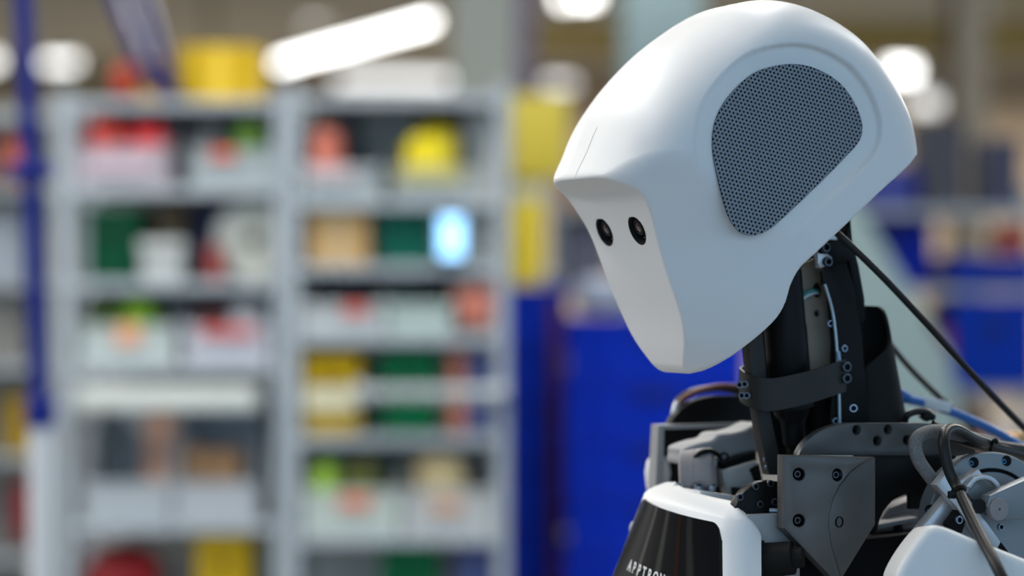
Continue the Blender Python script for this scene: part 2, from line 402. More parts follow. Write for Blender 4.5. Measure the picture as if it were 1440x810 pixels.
# speaker grille: a real perforated sheet over a black sheet painted as the cavity's shade, on both sides of the head
def grille(sign):
    def P3(a, z, off=0.0):
        fl = float(halfw(a, z)-rdepth(a, z)); return loc(a, sign*(fl+off), z)
    R = 1.86*2/math.sqrt(3)*1.0; bm = bmesh.new(); pitch = 3.62
    g = np.array(gr); lo, hi = g.min(0), g.max(0)
    rot = math.radians(12); ca, sa = math.cos(rot), math.sin(rot); n = 0
    hexr = pitch/math.sqrt(3)
    for i in range(-40, 41):
        for j in range(-45, 46):
            x = pitch*(i+.5*(j & 1)); y = pitch*math.sqrt(3)/2*j
            a0, z0 = ga0+x*ca-y*sa, gz0+x*sa+y*ca
            if samp(T_g, np.array([a0]), np.array([z0]))[0] > 2.6: continue
            outer, inner, low = [], [], []
            for k in range(12):
                t = math.radians(30*k+rot*57.2958); rad = hexr if k % 2 else hexr*math.cos(math.pi/6)
                outer.append(bm.verts.new((a0+rad*math.cos(t), z0+rad*math.sin(t), 0)))
                inner.append(bm.verts.new((a0+1.03*math.cos(t), z0+1.03*math.sin(t), 0)))
                low.append(bm.verts.new((a0+1.03*math.cos(t), z0+1.03*math.sin(t), -.9)))
            for k in range(12):
                l = (k+1) % 12
                bm.faces.new((outer[k], outer[l], inner[l], inner[k])); bm.faces.new((inner[k], inner[l], low[l], low[k]))
    for (x1, y1), (x2, y2) in zip(gr, gr[1:]+gr[:1]):
        nx, ny = (y2-y1), -(x2-x1)
        if nx*(x1-ga0)+ny*(y1-gz0) < 0: nx, ny = -nx, -ny
        L_ = math.hypot(nx, ny); near = {f for f in bm.faces if abs((f.verts[0].co.x-x1)*nx+(f.verts[0].co.y-y1)*ny) < L_*6}
        gm = list(near)+list({e for f in near for e in f.edges})+list({v for f in near for v in f.verts})
        bmesh.ops.bisect_plane(bm, geom=gm, plane_co=(x1, y1, 0), plane_no=(nx, ny, 0), clear_outer=True, dist=1e-4)
    for v in bm.verts: v.co = P3(v.co.x, v.co.y, 1.35+v.co.z)
    o = bm_obj('speaker_grille', bm, M_grille, HEAD)
    tag(o, 'grey perforated speaker grille')
    bm = bmesh.new(); rings = [[bm.verts.new(P3(ga0+(a-ga0)*k/8, gz0+(z-gz0)*k/8, .42)) for a, z in gr] for k in range(8, 0, -1)]
    cv = bm.verts.new(P3(ga0, gz0, .42)); n_ = len(gr)
    for r1, r2 in zip(rings, rings[1:]):
        for k in range(n_): bm.faces.new((r1[k], r1[(k+1) % n_], r2[(k+1) % n_], r2[k]))
    for k in range(n_): bm.faces.new((rings[-1][k], rings[-1][(k+1) % n_], cv))
    bm_obj('speaker_black_sheet', bm, M_hole, o)  # black sheet that makes the perforations look deep and shaded
grille(1)
# camera eyes
M_lens = mat('lens_glass', (.05, .025, .03), .08, coat=1.0)
FN = (F*float(fn[0])+U*float(fn[1])).normalized(); FD = (F*float(fdir[0])+U*float(fdir[1])).normalized()
for s in (-30, 30):
    c = loc(eye_az[0], s, eye_az[1])
    e = lathe('camera_eye', c-FN*.0068, FN, [(0, 0), (0, .0108), (.0062, .0112), (.0072, .0119), (.0072, .0128), (.006, .0128)], M_blackm, HEAD, 32)
    tag(e, 'round black camera eye')
    lathe('lens_barrel', c-FN*.0066-FD*.002, FN, [(0, 0), (0, .0075), (.0045, .0072), (.0052, .0062), (.0052, .0048), (.0045, .0046)], M_black, e, 24)
    lathe('lens', c-FN*.0022-FD*.002, FN, [(-.002, .0046), (.0, .0046), (.0010, .0035), (.0014, 0)], M_lens, e, 20)

# ---------------------------------------------------------------- neck
def bolts_px(lst, s, r, m, parent, N=None, h=None, P=None):
    for x, y in lst:
        N_ = N or S; P_ = P or (O+S*(s*.001))
        bolt(onplane(x, y, P_, N_), N_, r, m, parent, h)
NK = plate('neck_post', [(1050,440),(1068,425),(1076,500),(1082,575),(1098,648),(1097,668),(1082,668),(1069,610),(1062,560),(1054,500)], 26, .012, M_band, ROB)
bolts_px([(1077,646),(1085,650),(1079,657),(1087,660)], 23, .0024, M_steel, NK)
plate('neck_post', [(1066,450),(1078,440),(1096,560),(1108,640),(1100,650),(1088,630),(1074,560)], -20, .008, M_black, ROB)
# drive cylinder down the neck
def cyl_px(name, p0, p1, s, prof, m, parent, seg=32):
    """prof: (fraction along the axis, radius in pixels)"""
    A, B = PX(*p0, s), PX(*p1, s); L = (B-A).length
    pr = [(0, 0)] + [(t*L, r*.0006) for t, r in prof] + [(prof[-1][0]*L, 0)]
    return lathe(name, A, B-A, pr, m, parent, seg)
CY = cyl_px('neck_actuator', (1098, 380), (1118, 632), 18, [(0, 29), (.3, 29), (.32, 30), (.68, 30), (.70, 27), (.80, 25), (.84, 18), (.86, 17), (.97, 16), (.98, 13), (1, 12)], M_black, ROB)
cyl_px('seal_ring', (1113, 566), (1114, 574), 18, [(0, 31), (1, 31)], M_blackm, CY)
cyl_px('rod_end', (1115, 628), (1119, 662), 18, [(0, 9), (.5, 9), (.55, 13), (.9, 13), (1, 8)], M_black, CY)
cyl_px('neck_actuator', (1150, 390), (1160, 630), -14, [(0, 24), (.7, 24), (.74, 20), (1, 18)], M_blackm, ROB)
# dark carrier plate behind everything and beige inner plate
plate('neck_core', [(1080,350),(1200,340),(1212,470),(1222,610),(1095,640),(1085,500)], -22, .02, M_blackm, ROB)
BP = plate('inner_plate', [(1120,385),(1130,370),(1150,362),(1163,372),(1166,398),(1170,430),(1176,520),(1160,528),(1140,528),(1133,450)], 8, .006, M_beige, ROB,
     holes=[circ_px(1151, 408, 8, 11, 16), circ_px(1149, 441, 4, 5, 12)])
bolts_px([(1149,441)], 5, .0022, M_bolt, BP)
tube('ribbon_wire', [PX(1128, 416, 12), PX(1136, 411, 14), PX(1144, 409, 13), PX(1150, 410, 8)], .0018, mat('teal_wire', (.05, .25, .27), .4), BP, 8)
tube('ribbon_wire', [PX(1129, 420, 12), PX(1137, 415, 14), PX(1145, 412, 13), PX(1150, 412, 8)], .0014, mat('white_wire', (.6, .65, .68), .4), BP, 8)
# side plate and upper bracket
SP = plate('side_plate', [(1157,380),(1166,372),(1190,367),(1200,400),(1212,470),(1224,610),(1166,612),(1170,560),(1172,480),(1166,420)], 26, .005, M_black, ROB)
bolts_px([(1187,490),(1167,455),(1174,592),(1184,600)], 27, .0030, M_steel, SP)
UB = plate('upper_bracket', [(1150,345),(1172,330),(1190,338),(1199,352),(1200,366),(1190,368),(1174,372),(1160,372)], 32, .010, M_black, ROB)
LP = plate('lug_plate', [(1150,356),(1164,357),(1170,362),(1171,371),(1154,377),(1150,370)], 36, .003, M_alu, UB)
plate('lug_plate', [(1160,337),(1174,325),(1178,338)], 33.5, .003, M_alu, UB)
bolts_px([(1160,348),(1163,368)], 37, .0042, M_bolt, UB, h=.003)
tube('hose_end', [PX(1145, 352, 30), PX(1149, 362, 32), PX(1151, 376, 32)], .0028, M_grey, UB, 10)
plate('rear_plate', [(1188,345),(1196,305),(1199,340),(1208,375),(1216,420),(1217,450),(1206,460),(1200,400),(1194,366)], 20, .028, M_black, ROB)
# fine silver wire along the neck
tube('sense_wire', [PX(1155, 380, 30), PX(1157, 392, 31), PX(1163, 410, 31), PX(1171, 440, 30), PX(1176, 480, 30), PX(1178, 520, 30), PX(1180, 560, 30), PX(1181, 612, 29)], .0013, M_silver, ROB, 8)
lathe('wire_ferrule', PX(1155, 380, 31), PX(1159, 402, 31)-PX(1155, 380, 31), [(0, 0), (0, .0019), (.007, .0019), (.007, .0026), (.012, .0026), (.012, 0)], M_black, ROB, 12)
lathe('wire_ferrule', PX(1178, 494, 30), PX(1180, 515, 30)-PX(1178, 494, 30), [(0, 0), (0, .0022), (.010, .0022), (.010, 0)], M_steel, ROB, 12)
# clamp band round the neck
def band():
    pts = [(1190,528,40),(1165,536,48),(1140,544,50),(1110,551,48),(1085,555,42),(1062,553,32),(1048,547,16),(1040,541,-8),(1042,537,-28),(1055,534,-42)]
    c = catmull([PX(*p) for p in pts], 6); bm = bmesh.new(); hh = .0135; th = .0022
    ring = []
    for i, p in enumerate(c):
        t = (c[min(i+1, len(c)-1)]-c[max(i-1, 0)]).normalized(); n = t.cross(U).normalized()
        if n.dot(p-PX(1120, 545, 0)) < 0: n = -n
        ring.append([bm.verts.new(p+U*hh), bm.verts.new(p-U*hh), bm.verts.new(p-U*hh-n*th), bm.verts.new(p+U*hh-n*th)])
    for a, b in zip(ring, ring[1:]):
        for k in range(4): bm.faces.new((a[k], a[(k+1) % 4], b[(k+1) % 4], b[k]))
    bm.faces.new(ring[0]); bm.faces.new(ring[-1][::-1])
    return bm_obj('clamp_band', bm, M_band, ROB, 30)
BD = band()
bolts_px([(1190,516),(1190,532)], 43, .0044, M_bolt, BD, h=.002)
NB = (F*.75+S*.66).normalized()
for x, y in [(1042,541),(1049,540),(1045,556),(1052,556)]: bolt(PX(x, y, 24 if x > 1046 else 18)+NB*.002, NB, .0030, M_steel, BD)
# rear collar: an open sleeve with a swept cut
def collar():
    top = [(-92, 606), (-82, 592), (-68, 556), (-48, 531), (-20, 511), (0, 502), (30, 490), (55, 474), (75, 450), (90, 437), (110, 431), (150, 430), (200, 432), (228, 450)]
    bm = bmesh.new(); rings = []; n = 56; rows = 10
    A, B = PX(1214, 420, 0), PX(1226, 612, 0)
    for i in range(n+1):
        th = -92+320*i/n; yt = np.interp(th, [t[0] for t in top], [t[1] for t in top]); col = []
        # angle 0 faces the camera side and back; -90 = forward on the near side
        d = (S*math.cos(math.radians(th-10))-F*math.sin(math.radians(th-10)))
        for layer in (0, 1):
            cc = []
            for k in range(rows+1):
                y = yt+(612-yt)*k/rows; f = (y-420)/192
                r = (.0145+.0115*f**1.0)*1.0-(.0022 if layer else 0)
                c = A.lerp(B, f); cc.append(bm.verts.new(c+d*r*(1.25 if True else 1)))
            col.append(cc)
        rings.append(col)
    for a, b in zip(rings, rings[1:]):
        for k in range(rows):
            bm.faces.new((a[0][k], a[0][k+1], b[0][k+1], b[0][k])); bm.faces.new((a[1][k], b[1][k], b[1][k+1], a[1][k+1]))
        bm.faces.new((a[0][0], b[0][0], b[1][0], a[1][0]))
    for e in (rings[0], rings[-1]):
        for k in range(rows): bm.faces.new((e[0][k], e[0][k+1], e[1][k+1], e[1][k]))
    return bm_obj('neck_collar', bm, M_blackm, ROB, 40)
CO = collar()
bolts_px([(1200,574)], 33, .0036, M_steel, CO, N=(S*.9+F*.4).normalized())
# ---------------------------------------------------------------- near shoulder bracket
HP = plate('shoulder_gusset', [(1124,640)]+circ_px(1200, 652, 78, 57, 14, 168, 90)+[(1300,595),(1340,597),(1372,612),(1372,642)], 62, .010, M_gun, ROB,
      holes=[circ_px(x, y, 6, 7, 14) for x, y in [(1205,605),(1249,604),(1234,620),(1276,619)]], bevel=.0008)
plate('gusset_blackout', [(1150,636),(1190,602),(1300,600),(1330,636)], 50, .004, M_hole, HP)  # black sheet added so that the gusset holes look dark
PN = (S*.97+F*.06+U*.02).normalized(); PP = PX(1160, 700, 95)
arcpts = [(1224,647),(1210,653),(1196,664),(1182,682),(1172,702),(1167,722),(1166,742),(1170,768),(1182,810)]
BK = plate('shoulder_bracket', [(1103,640),(1231,643)]+arcpts+[(1172,815),(1103,743)], 0, .014, M_gun, ROB, N=PN, P=PP, bevel=.0016,
      holes=[circ_px(x, y, 8.2, 8.8, 20) for x, y in [(1124,667),(1124,732)]]+[circ_px(1178, 668, 7, 8.8, 20)])
tag(BK, 'dark gunmetal shoulder bracket with four bolt holes')
FN2 = (S*.95-F*.30).normalized()
FP = plate('bracket_pad', [(1231,644)]+arcpts+[(1185,812),(1231,737)], 0, .012, M_gun, BK, N=FN2, P=onplane(1170, 735, PP, PN)-PN*.0004, bevel=.0008)
for x, y in [(1124,667),(1178,668),(1124,732)]:
    c = onplane(x, y, PP, PN)
    lathe('counterbore', c-PN*.006, PN, [(0, 0), (0, .0046), (.0052, .0046)], M_hole, BK, 20)
    bolt(c-PN*.0045, PN, .0030, M_bolt, BK)
AR = plate('bracket_arm', [(1226,643),(1345,641),(1345,690),(1318,690),(1318,702),(1300,700)]+circ_px(1290, 752, 56, 60, 10, 80, 178)+[(1232,752),(1226,740)], 70, .030, M_black, ROB, bevel=.001)
plate('arm_flange', [(1280,690),(1318,690),(1318,716),(1280,716)], 68, .006, M_blackm, AR, holes=[circ_px(1300, 704, 4, 6, 10)])
# inner torso frame seen through the bracket arch
plate('torso_frame', [(1226,745),(1250,715),(1290,700),(1325,700),(1330,770),(1225,770)], 20, .02, M_grey2, ROB)
plate('torso_frame', [(1228,739),(1290,727),(1290,733),(1228,746)], 40, .02, M_grey, ROB)
plate('torso_frame', [(1265,738),(1270,738),(1270,790),(1265,790)], 42, .01, M_blackm, ROB)
plate('torso_core', [(1060,690),(1340,690),(1345,830),(1345,1010),(1060,1010)], -10, .08, M_blackm, ROB)
# ---------------------------------------------------------------- near shoulder joint
DN = (S*.96+F*.10+U*.10).normalized()
DP = PX(1395, 735, 120)
def disc_px(name, cx, cy, prof, m, parent, P=DP, N=DN, seg=64):
    return lathe(name, onplane(cx, cy, P, N), N, [(h, r*.00058) for h, r in prof], m, parent, seg)
DJ = disc_px('shoulder_disc', 1397, 736, [(-.02, 0), (-.02, 102), (-.001, 102), (0, 100), (0, 79), (-.004, 79), (-.004, 73), (0, 73), (0, 0)], M_alu2, ROB)
tag(DJ, 'round blue-grey metal shoulder joint disc')
disc_px('groove_ring', 1397, 736, [(-.0035, 79), (-.0035, 73)], M_hole, DJ)
for k in range(12):
    t = math.radians(78+30*k); x, y = 1397+89*math.cos(t), 736-90*math.sin(t)
    if x > 1470 or y > 850: continue
    c = onplane(x, y, DP, DN)
    lathe('dark_hole_cap', c-DN*.003, DN, [(0, 0), (0, .0046), (.0032, .0046), (.0033, .0044), (.0033, 0)], M_hole, DJ, 16)  # dark cap painted as a hole's shade, the disc is not drilled
    bolt(c-DN*.0006+F*.0026-U*.0006, DN, .0021, mat('blue_oxide_bolt', (.05, .18, .35), .35, .5), DJ)
LN = (S*.85+F*.42+U*.30).normalized()
AB = plate('link_arm', [(1350,677),(1377,660),(1382,667),(1362,692),(1347,711),(1300,766),(1276,800),(1262,800),(1296,743),(1333,699)], 136, .012, M_alu, ROB, bevel=.001)
plate('link_arm', [(1317,682),(1334,662),(1352,686),(1408,762),(1400,778),(1385,772),(1345,712)], 150, .010, M_alu, ROB, bevel=.0012)
plate('link_web', [(1360,694),(1381,668),(1410,690),(1378,712)], 130, .006, M_alu2, AB)
plate('hinge_clevis', circ_px(1384, 694, 26, 26, 12, 20, 160)+circ_px(1384, 694, 20, 20, 12, 160, 20), 143, .006, M_alu, AB)
lathe('hinge_pin', PX(1376, 712, 150), DN, [(-.01, 0), (-.01, .006), (.002, .006), (.002, 0)], M_black, AB, 20)
HG = plate('hinge_arm', [(1388,712),(1392,697),(1440,676),(1475,660),(1475,730),(1410,731),(1396,726)], 155, .012, M_alu2, ROB, bevel=.001)
lathe('hinge_boss', PX(1404, 716, 156), S, [(-.004, 0), (-.004, .0092), (.001, .0092), (.0016, .0086), (.0016, .0012), (0, .0012), (0, 0)], M_grey2, HG, 28)
plate('link_dark_plate', [(1333,738),(1348,716),(1360,728),(1353,750),(1338,748)], 148, .008, M_hole, AB)  # flat near-black plate in place of a recess cut into the link
bolts_px([(1348,731)], 149, .0034, M_steel, AB)
plate('link_dark_plate', [(1393,772),(1405,758),(1420,778),(1412,782)], 148, .006, M_hole, AB)
bolts_px([(1407,741)], 138, .0030, M_steel, AB)
# white upper-arm cover: rounded slab
def rounded_slab(name, pts, s_front, th, rnd, m, parent, N=None):
    N = N or S; P = O+S*(s_front*.001)
    c = catmull([onplane(x, y, P, N) for x, y in pts], 6, True); cen = sum(c, Vector())/len(c); bm = bmesh.new(); rings = []
    steps = [(0, rnd)] + [(rnd*(1-math.cos(t)), rnd*(1-math.sin(t))) for t in [math.pi/2*k/6 for k in range(1, 7)]]
    # steps: (depth, inset)
    for dep, ins in [(0, rnd*1.0)] + [(rnd*(1-math.cos(math.pi/2*k/6)), rnd*(1-math.sin(math.pi/2*k/6))) for k in range(1, 7)] + [(th, 0)]:
        ring = []
        for i, p in enumerate(c):
            t = (c[(i+1) % len(c)]-c[i-1]).normalized(); n = t.cross(N).normalized()
            if n.dot(cen-p) < 0: n = -n
            ring.append(bm.verts.new(p+n*ins-N*dep))
        rings.append(ring)
    L = len(c)
    for a, b in zip(rings, rings[1:]):
        for k in range(L): bm.faces.new((a[k], a[(k+1) % L], b[(k+1) % L], b[k]))
    bm.faces.new(rings[0]); bm.faces.new(rings[-1][::-1])
    return bm_obj(name, bm, m, parent, 60)
SC = rounded_slab('upper_arm_cover', [(1260,815),(1266,795),(1281,770),(1300,746),(1312,739),(1330,741),(1372,758),(1440,785),(1500,812),(1500,860),(1500,930),(1400,940),(1260,930),(1259,860)], 165, .05, .007, M_white, ROB, N=Vector((.05, -1, .12)).normalized())
tag(SC, 'white rounded upper arm cover')
# ---------------------------------------------------------------- far shoulder
fs = -130
FX = plate('far_shoulder_box', [(924,598),(1062,596),(1062,700),(920,700)], fs-16, .004, M_blackm, ROB)
def box_walls():
    bm = bmesh.new()
    o = [PX(x, y, fs) for x, y in [(920,720),(926,598),(1064,594),(1064,720)]]; i = [PX(x, y, fs) for x, y in [(932,720),(934,604),(1064,600),(1064,720)]]
    D = -S*.014
    for a in range(3):
        q = [o[a], o[a+1], i[a+1], i[a]]
        v = [bm.verts.new(p) for p in q]+[bm.verts.new(p+D) for p in q]
        for f in ((0, 1, 2, 3), (7, 6, 5, 4), (0, 4, 5, 1), (1, 5, 6, 2), (2, 6, 7, 3), (3, 7, 4, 0)): bm.faces.new([v[k] for k in f])
    return bm_obj('box_rim', bm, M_grey, FX)
box_walls()
plate('far_gusset', [(938,600)]+circ_px(1012, 612, 72, 56, 12, 172, 90)+[(1064,556),(1064,600)], fs-10, .012, M_black, ROB, bevel=.002)
tube('far_cable', [PX(950, 575, fs-20), PX(962, 560, fs-20), PX(985, 549, fs-22), PX(1015, 543, fs-22), PX(1046, 545, fs-22)], .0028, mat('rust_cable', (.16, .06, .05), .5), ROB, 10)
tube('far_cable', [PX(948, 580, fs-22), PX(956, 562, fs-24), PX(975, 551, fs-25), PX(1010, 546, fs-25), PX(1046, 552, fs-25)], .0036, M_cable, ROB, 10)
lathe('cable_plug', PX(950, 577, fs-20), -F*.3+U, [(-.006, 0), (-.006, .0035), (.004, .004), (.008, .003), (.008, 0)], M_alu, ROB, 14)
lathe('far_shoulder_cap', PX(925, 664, fs-20), (0, 0, 1), [(-.02, .004), (-.016, .010), (0, .012), (.010, .010), (.016, .005), (.018, 0)], M_white, ROB, 20)
# grey linkage between the shoulder blades
GL = rounded_slab('grey_link', [(962,640),(964,630),(985,622),(1002,618),(1012,610),(1030,608),(1046,604),(1070,596),(1072,632),(1040,640),(1015,650),(990,652),(968,654),(961,650)], -62, .03, .004, M_grey, ROB)
lathe('link_hole', PX(1019, 643, -61), S, [(-.004, 0), (-.004, .0028), (.0003, .0028), (.0008, .0040), (-.001, .0046)], M_black, GL, 16)
plate('link_strip', [(1014,651),(1064,634),(1064,648),(1018,660)], -55, .02, M_black, ROB)
WP = plate('white_web', [(1016,662),(1064,648),(1072,700),(1026,704)], -50, .012, M_pale, ROB)
tag(WP, 'pale grey web plate')
plate('web_slot', [(1054,660),(1068,652),(1074,680),(1064,684)], -49, .004, M_blackm, WP)
KN = lathe('knuckle_motor', PX(958, 668, -70), (S*.55-F*.80+U*.06), [(0, 0), (0, .020), (.002, .0225), (.013, .0225), (.0135, .0220), (.014, .0225), (.027, .0225), (.029, .021), (.029, .019), (.031, .018), (.031, 0)], M_grey2, ROB, 40)
KA = (S*.55-F*.80+U*.06).normalized(); kx, ky, kz = frame(KA); kc = PX(958, 668, -70)+KA*.0305
for k in range(8):
    t = 2*math.pi*k/8; bolt(kc+(kx*math.cos(t)+ky*math.sin(t))*.0155, KA, .0014, mat('brass_bolt', (.45, .34, .14), .35, .8), KN)
tube('knuckle_cap', [PX(975, 648, -52), PX(983, 638, -48), PX(997, 634, -46), PX(1010, 640, -46), PX(1015, 652, -46)], .0022, M_black, KN, 8)
lathe('knuckle_hub', PX(992, 645, -52), (S*.4+U*.9), [(-.004, .011), (0, .011), (.003, .009), (.004, 0)], M_alu, KN, 24)
MB_ = plate('motor_foot', [(975,686),(1012,684),(1012,694),(978,696)], -42, .02, M_black, ROB)
for x, y in [(953,689),(982,690),(1000,689)]: bolt(PX(x, y, -40), (U+S*.3), .0042, M_steel, MB_, .005)
# lower right bolt sits in the pad
for x, y in [(1180, 734)]:
    c = onplane(x, y, onplane(1170, 735, PP, PN), FN2)
    lathe('counterbore', c-FN2*.004, FN2, [(0, 0), (0, .0046), (.0048, .0046), (.0049, .0040), (.002, .0040), (.002, 0)], M_hole, BK, 20)
# dark round cover beside the bracket
RC = plate('round_cover', circ_px(1084, 728, 52, 52, 24), 66, .012, M_black, ROB, bevel=.0015)
bolts_px([(1040,699),(1062,684),(1083,680),(1068,709),(1089,706)], 67, .0030, M_bolt, RC)
lathe('cover_pin', PX(1082, 718, 70), S*.6-F, [(0, 0), (0, .0022), (.02, .0022), (.02, 0)], M_steel, RC, 12)
# grey flank panel and knob under the bracket
plate('flank_panel', [(1052,724),(1102,722),(1125,760),(1125,830),(1048,830)], 76, .008, M_grey, ROB)
KB = lathe('knob', PX(1078, 788, 78), (S*.62-F*.7+U*.12), [(-.012, 0), (-.012, .0165), (0, .0165), (0, .0145), (.003, .0142), (.022, .0135), (.0225, .009), (.030, .0085), (.030, 0)], M_blackm, ROB, 32)
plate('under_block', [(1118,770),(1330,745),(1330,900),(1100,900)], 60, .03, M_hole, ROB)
# ---------------------------------------------------------------- chest cover
CZ = PX(941, 712, 0).z                      # height of the panel's upper edge in the middle
CA = (PX(941, 712, 0)-O).dot(F)             # how far forward it sits
def chest_pt(u, dz, ins=0.0, out=0.0):
    """u: -1..1 across the glossy panel, beyond it round the corner to the side; dz below the panel's upper edge (m)"""
    g = dz/.067; a_ = abs(u)
    if a_ > 1.18: dz = dz+.012*((a_-1.18)/.24)**2*max(0, 1-max(dz, 0)/.05)
    wv = .068+.026*g; dA = .0135*g; R = .016
    a = abs(u); sg = 1 if u >= 0 else -1
    if a <= 1: s = wv*a; rec = .012*a*a; n = (1.0, .024*a/wv)
    else:
        e = (a-1)*.075; arc = R*1.25
        if e < arc:
            t = e/R; ang0 = math.atan2(.024, wv)
            s = wv+R*(math.sin(ang0+t)-math.sin(ang0)); s = wv + R*(math.cos(ang0)*0+math.sin(math.pi/2)*0) + R*(math.sin(t+0.0))*math.cos(ang0); rec = .012+R*(1-math.cos(t))+R*math.sin(t)*math.sin(ang0)
            n = (math.cos(t+ang0), math.sin(t+ang0))
        else:
            t = 1.25; ang0 = math.atan2(.024, wv); f = e-arc
            s = wv+R*math.sin(t)*math.cos(ang0)+f*.22; rec = .012+R*(1-math.cos(t))+R*math.sin(t)*math.sin(ang0)+f*.97
            n = (math.cos(t+ang0), math.sin(t+ang0))
    L = math.hypot(*n); n = (n[0]/L, n[1]/L)
    A_ = CA+dA-rec+n[0]*(out-ins); s_ = s+n[1]*(out-ins)
    return O+F*A_+S*(sg*s_)+U*(CZ-O.z-dz-.075*sg*s_)
def chest_grid(name, us, rows, m, parent):
    bm = bmesh.new(); G = [[bm.verts.new(chest_pt(u, dz, ins)) for u in us] for dz, ins in rows]
    for a, b in zip(G, G[1:]):
        for k in range(len(us)-1): bm.faces.new((a[k], a[k+1], b[k+1], b[k]))
    return bm_obj(name, bm, m, parent, 60)
us = [-1.42+2.84*i/96 for i in range(97)]
rows = [(.012, .030), (-.002, .029), (-.0085, .027), (-.0110, .022), (-.0105, .0175), (-.0085, .012), (-.0055, .006), (-.0025, .002), (0, 0)] + [(.01*k, 0) for k in range(1, 26)]
CH = chest_grid('chest_cover', us, rows, M_white, ROB)
tag(CH, 'white chest cover')
# glossy panel, rounded upper corners, 1.2 mm proud
def chest_panel():
    bm = bmesh.new(); cols = []; n = 60
    for i in range(n+1):
        u = -1+2*i/n; e = max(0, (abs(u)-.86)/.14); top = .002+.012*(1-math.sqrt(max(0, 1-e*e)))
        col = [chest_pt(u, top+.0013, 0, 0.0)]
        for k in range(0, 22): col.append(chest_pt(u, top+.0015+(.24-top)*k/21, 0, .0007))
        cols.append([bm.verts.new(p) for p in col])
    for a, b in zip(cols, cols[1:]):
        for k in range(len(a)-1): bm.faces.new((a[k], b[k], b[k+1], a[k+1]))
    for sgn, c in ((-1, cols[0]), (1, cols[-1])):
        back = [bm.verts.new(chest_pt(sgn*1.01, .016+(.224)*k/21, 0, -.0002)) for k in range(0, 22)]
        for k in range(1, 22): bm.faces.new((c[k], c[k+1] if k+1 < len(c) else c[k], back[k], back[k-1])) if k+1 < len(c) else None
    return bm_obj('chest_panel', bm, M_gloss, CH, 50)
CP = chest_panel(); tag(CP, 'glossy black chest panel with white lettering')
def lettering():
    bm = bmesh.new(); text = 'APPTRONIK'; pitch = .0112
    for i, ch in enumerate(text):
        cu = bpy.data.curves.new('glyph', 'FONT'); cu.body = ch; cu.size = .0135; cu.align_x = 'CENTER'; cu.extrude = .0001
        cu.offset = .0003
        ob = bpy.data.objects.new('glyph', cu); COL.objects.link(ob)
        dg = bpy.context.evaluated_depsgraph_get(); me = bpy.data.meshes.new_from_object(ob.evaluated_get(dg))
        s = (i-4)*pitch-.010; dz = .0630
        def u_of(s): return s/(.068+.026*dz/.067)
        for v in me.vertices:
            sv = s+v.co.x*.86
            v.co = chest_pt(u_of(sv), dz-v.co.y, 0, .0016+v.co.z)
        bm.from_mesh(me); bpy.data.meshes.remove(me); bpy.data.objects.remove(ob); bpy.data.curves.remove(cu)
    return bm_obj('lettering', bm, M_letter, CP)
lettering()
tag(lathe('side_light', chest_pt(-1.25, .035), -S+F*.3, [(-.004, .008), (.003, .007), (.006, .004), (.0065, 0)], M_grey, CH, 16))
# rounded lower body, waist and legs below the picture
plate('inner_tray', [(985,690),(1050,700),(1056,730),(985,722)], 0, .05, M_white, ROB)
# ---------------------------------------------------------------- cables on the robot
tube('head_cable', [PX(1168, 322, 40), PX(1184, 334, 52), PX(1240, 388, 58), PX(1300, 452, 55), PX(1365, 524, 45), PX(1440, 602, 30), PX(1480, 640, 20)], .0030, M_cable, ROB, 12)
tube('rear_cable', [PX(1228, 450, -30), PX(1245, 475, -60), PX(1280, 518, -85), PX(1325, 562, -95), PX(1370, 602, -95)], .0028, M_cable, ROB, 10)
tube('arm_cable', [PX(1440, 632, 60), PX(1400, 626, 80), PX(1372, 618, 110), PX(1345, 604, 135), PX(1331, 606, 150), PX(1327, 622, 160), PX(1334, 660, 168), PX(1348, 690, 178), PX(1372, 740, 215), PX(1398, 790, 255), PX(1420, 835, 275)], .0046, M_cable, ROB, 14)
M_mesh = mat('braided_sleeve', (.17, .17, .175), .6, noise=.9, nscale=900, bump=.6, bscale=1600)
tube('braided_cable', [PX(1400, 624, 70), PX(1350, 612, 100), PX(1318, 606, 118), PX(1298, 610, 125), PX(1287, 622, 128), PX(1291, 645, 130), PX(1306, 668, 132), PX(1322, 688, 130)], .0055, M_mesh, ROB, 14)
tube('harness_cable', [PX(1310, 600, 90), PX(1345, 614, 95), PX(1390, 628, 85), PX(1440, 640, 60), PX(1480, 648, 50)], .0058, M_cable, ROB, 12)
tube('red_wire', [PX(1296, 612, 105), PX(1312, 610, 106), PX(1330, 613, 104)], .0024, mat('red_jacket', (.16, .02, .02), .5), ROB, 8)
def cable_tie(P, axis, r):
    t = lathe('cable_tie', P-Vector(axis).normalized()*.0015, axis, [(0, r), (0, r+.0012), (.003, r+.0012), (.003, r)], M_black, ROB, 20); return t
T_ = PX(1348, 690, 178); cable_tie(T_, PX(1372, 740, 200)-PX(1334, 660, 168), .0052)
box('tie_head', T_+Vector((-.006, -.003, -.003)), (.006, .005, .006), M_black, ROB, bevel=.0008)
tube('cable_tie', [PX(1394, 634, 90), PX(1396, 622, 98), PX(1400, 618, 98), PX(1402, 624, 98)], .0016, M_black, ROB, 8)
tube('connector_loop', [PX(1272, 594, 30), PX(1276, 584, 34), PX(1288, 579, 36), PX(1304, 580, 36), PX(1312, 588, 34)], .0032, M_cable, ROB, 8)
plate('connector', [(1297,586),(1308,578),(1317,584),(1306,593)], 40, .008, M_black, ROB)
lathe('brass_fitting', PX(1428, 636, -75), (0, 0, 1), [(0, 0), (0, .021), (.008, .021), (.009, .019), (.012, .019), (.013, .021), (.016, .020), (.019, .012), (.019, 0)], mat('brass', (.62, .40, .20), .3, .9), ROB, 28)
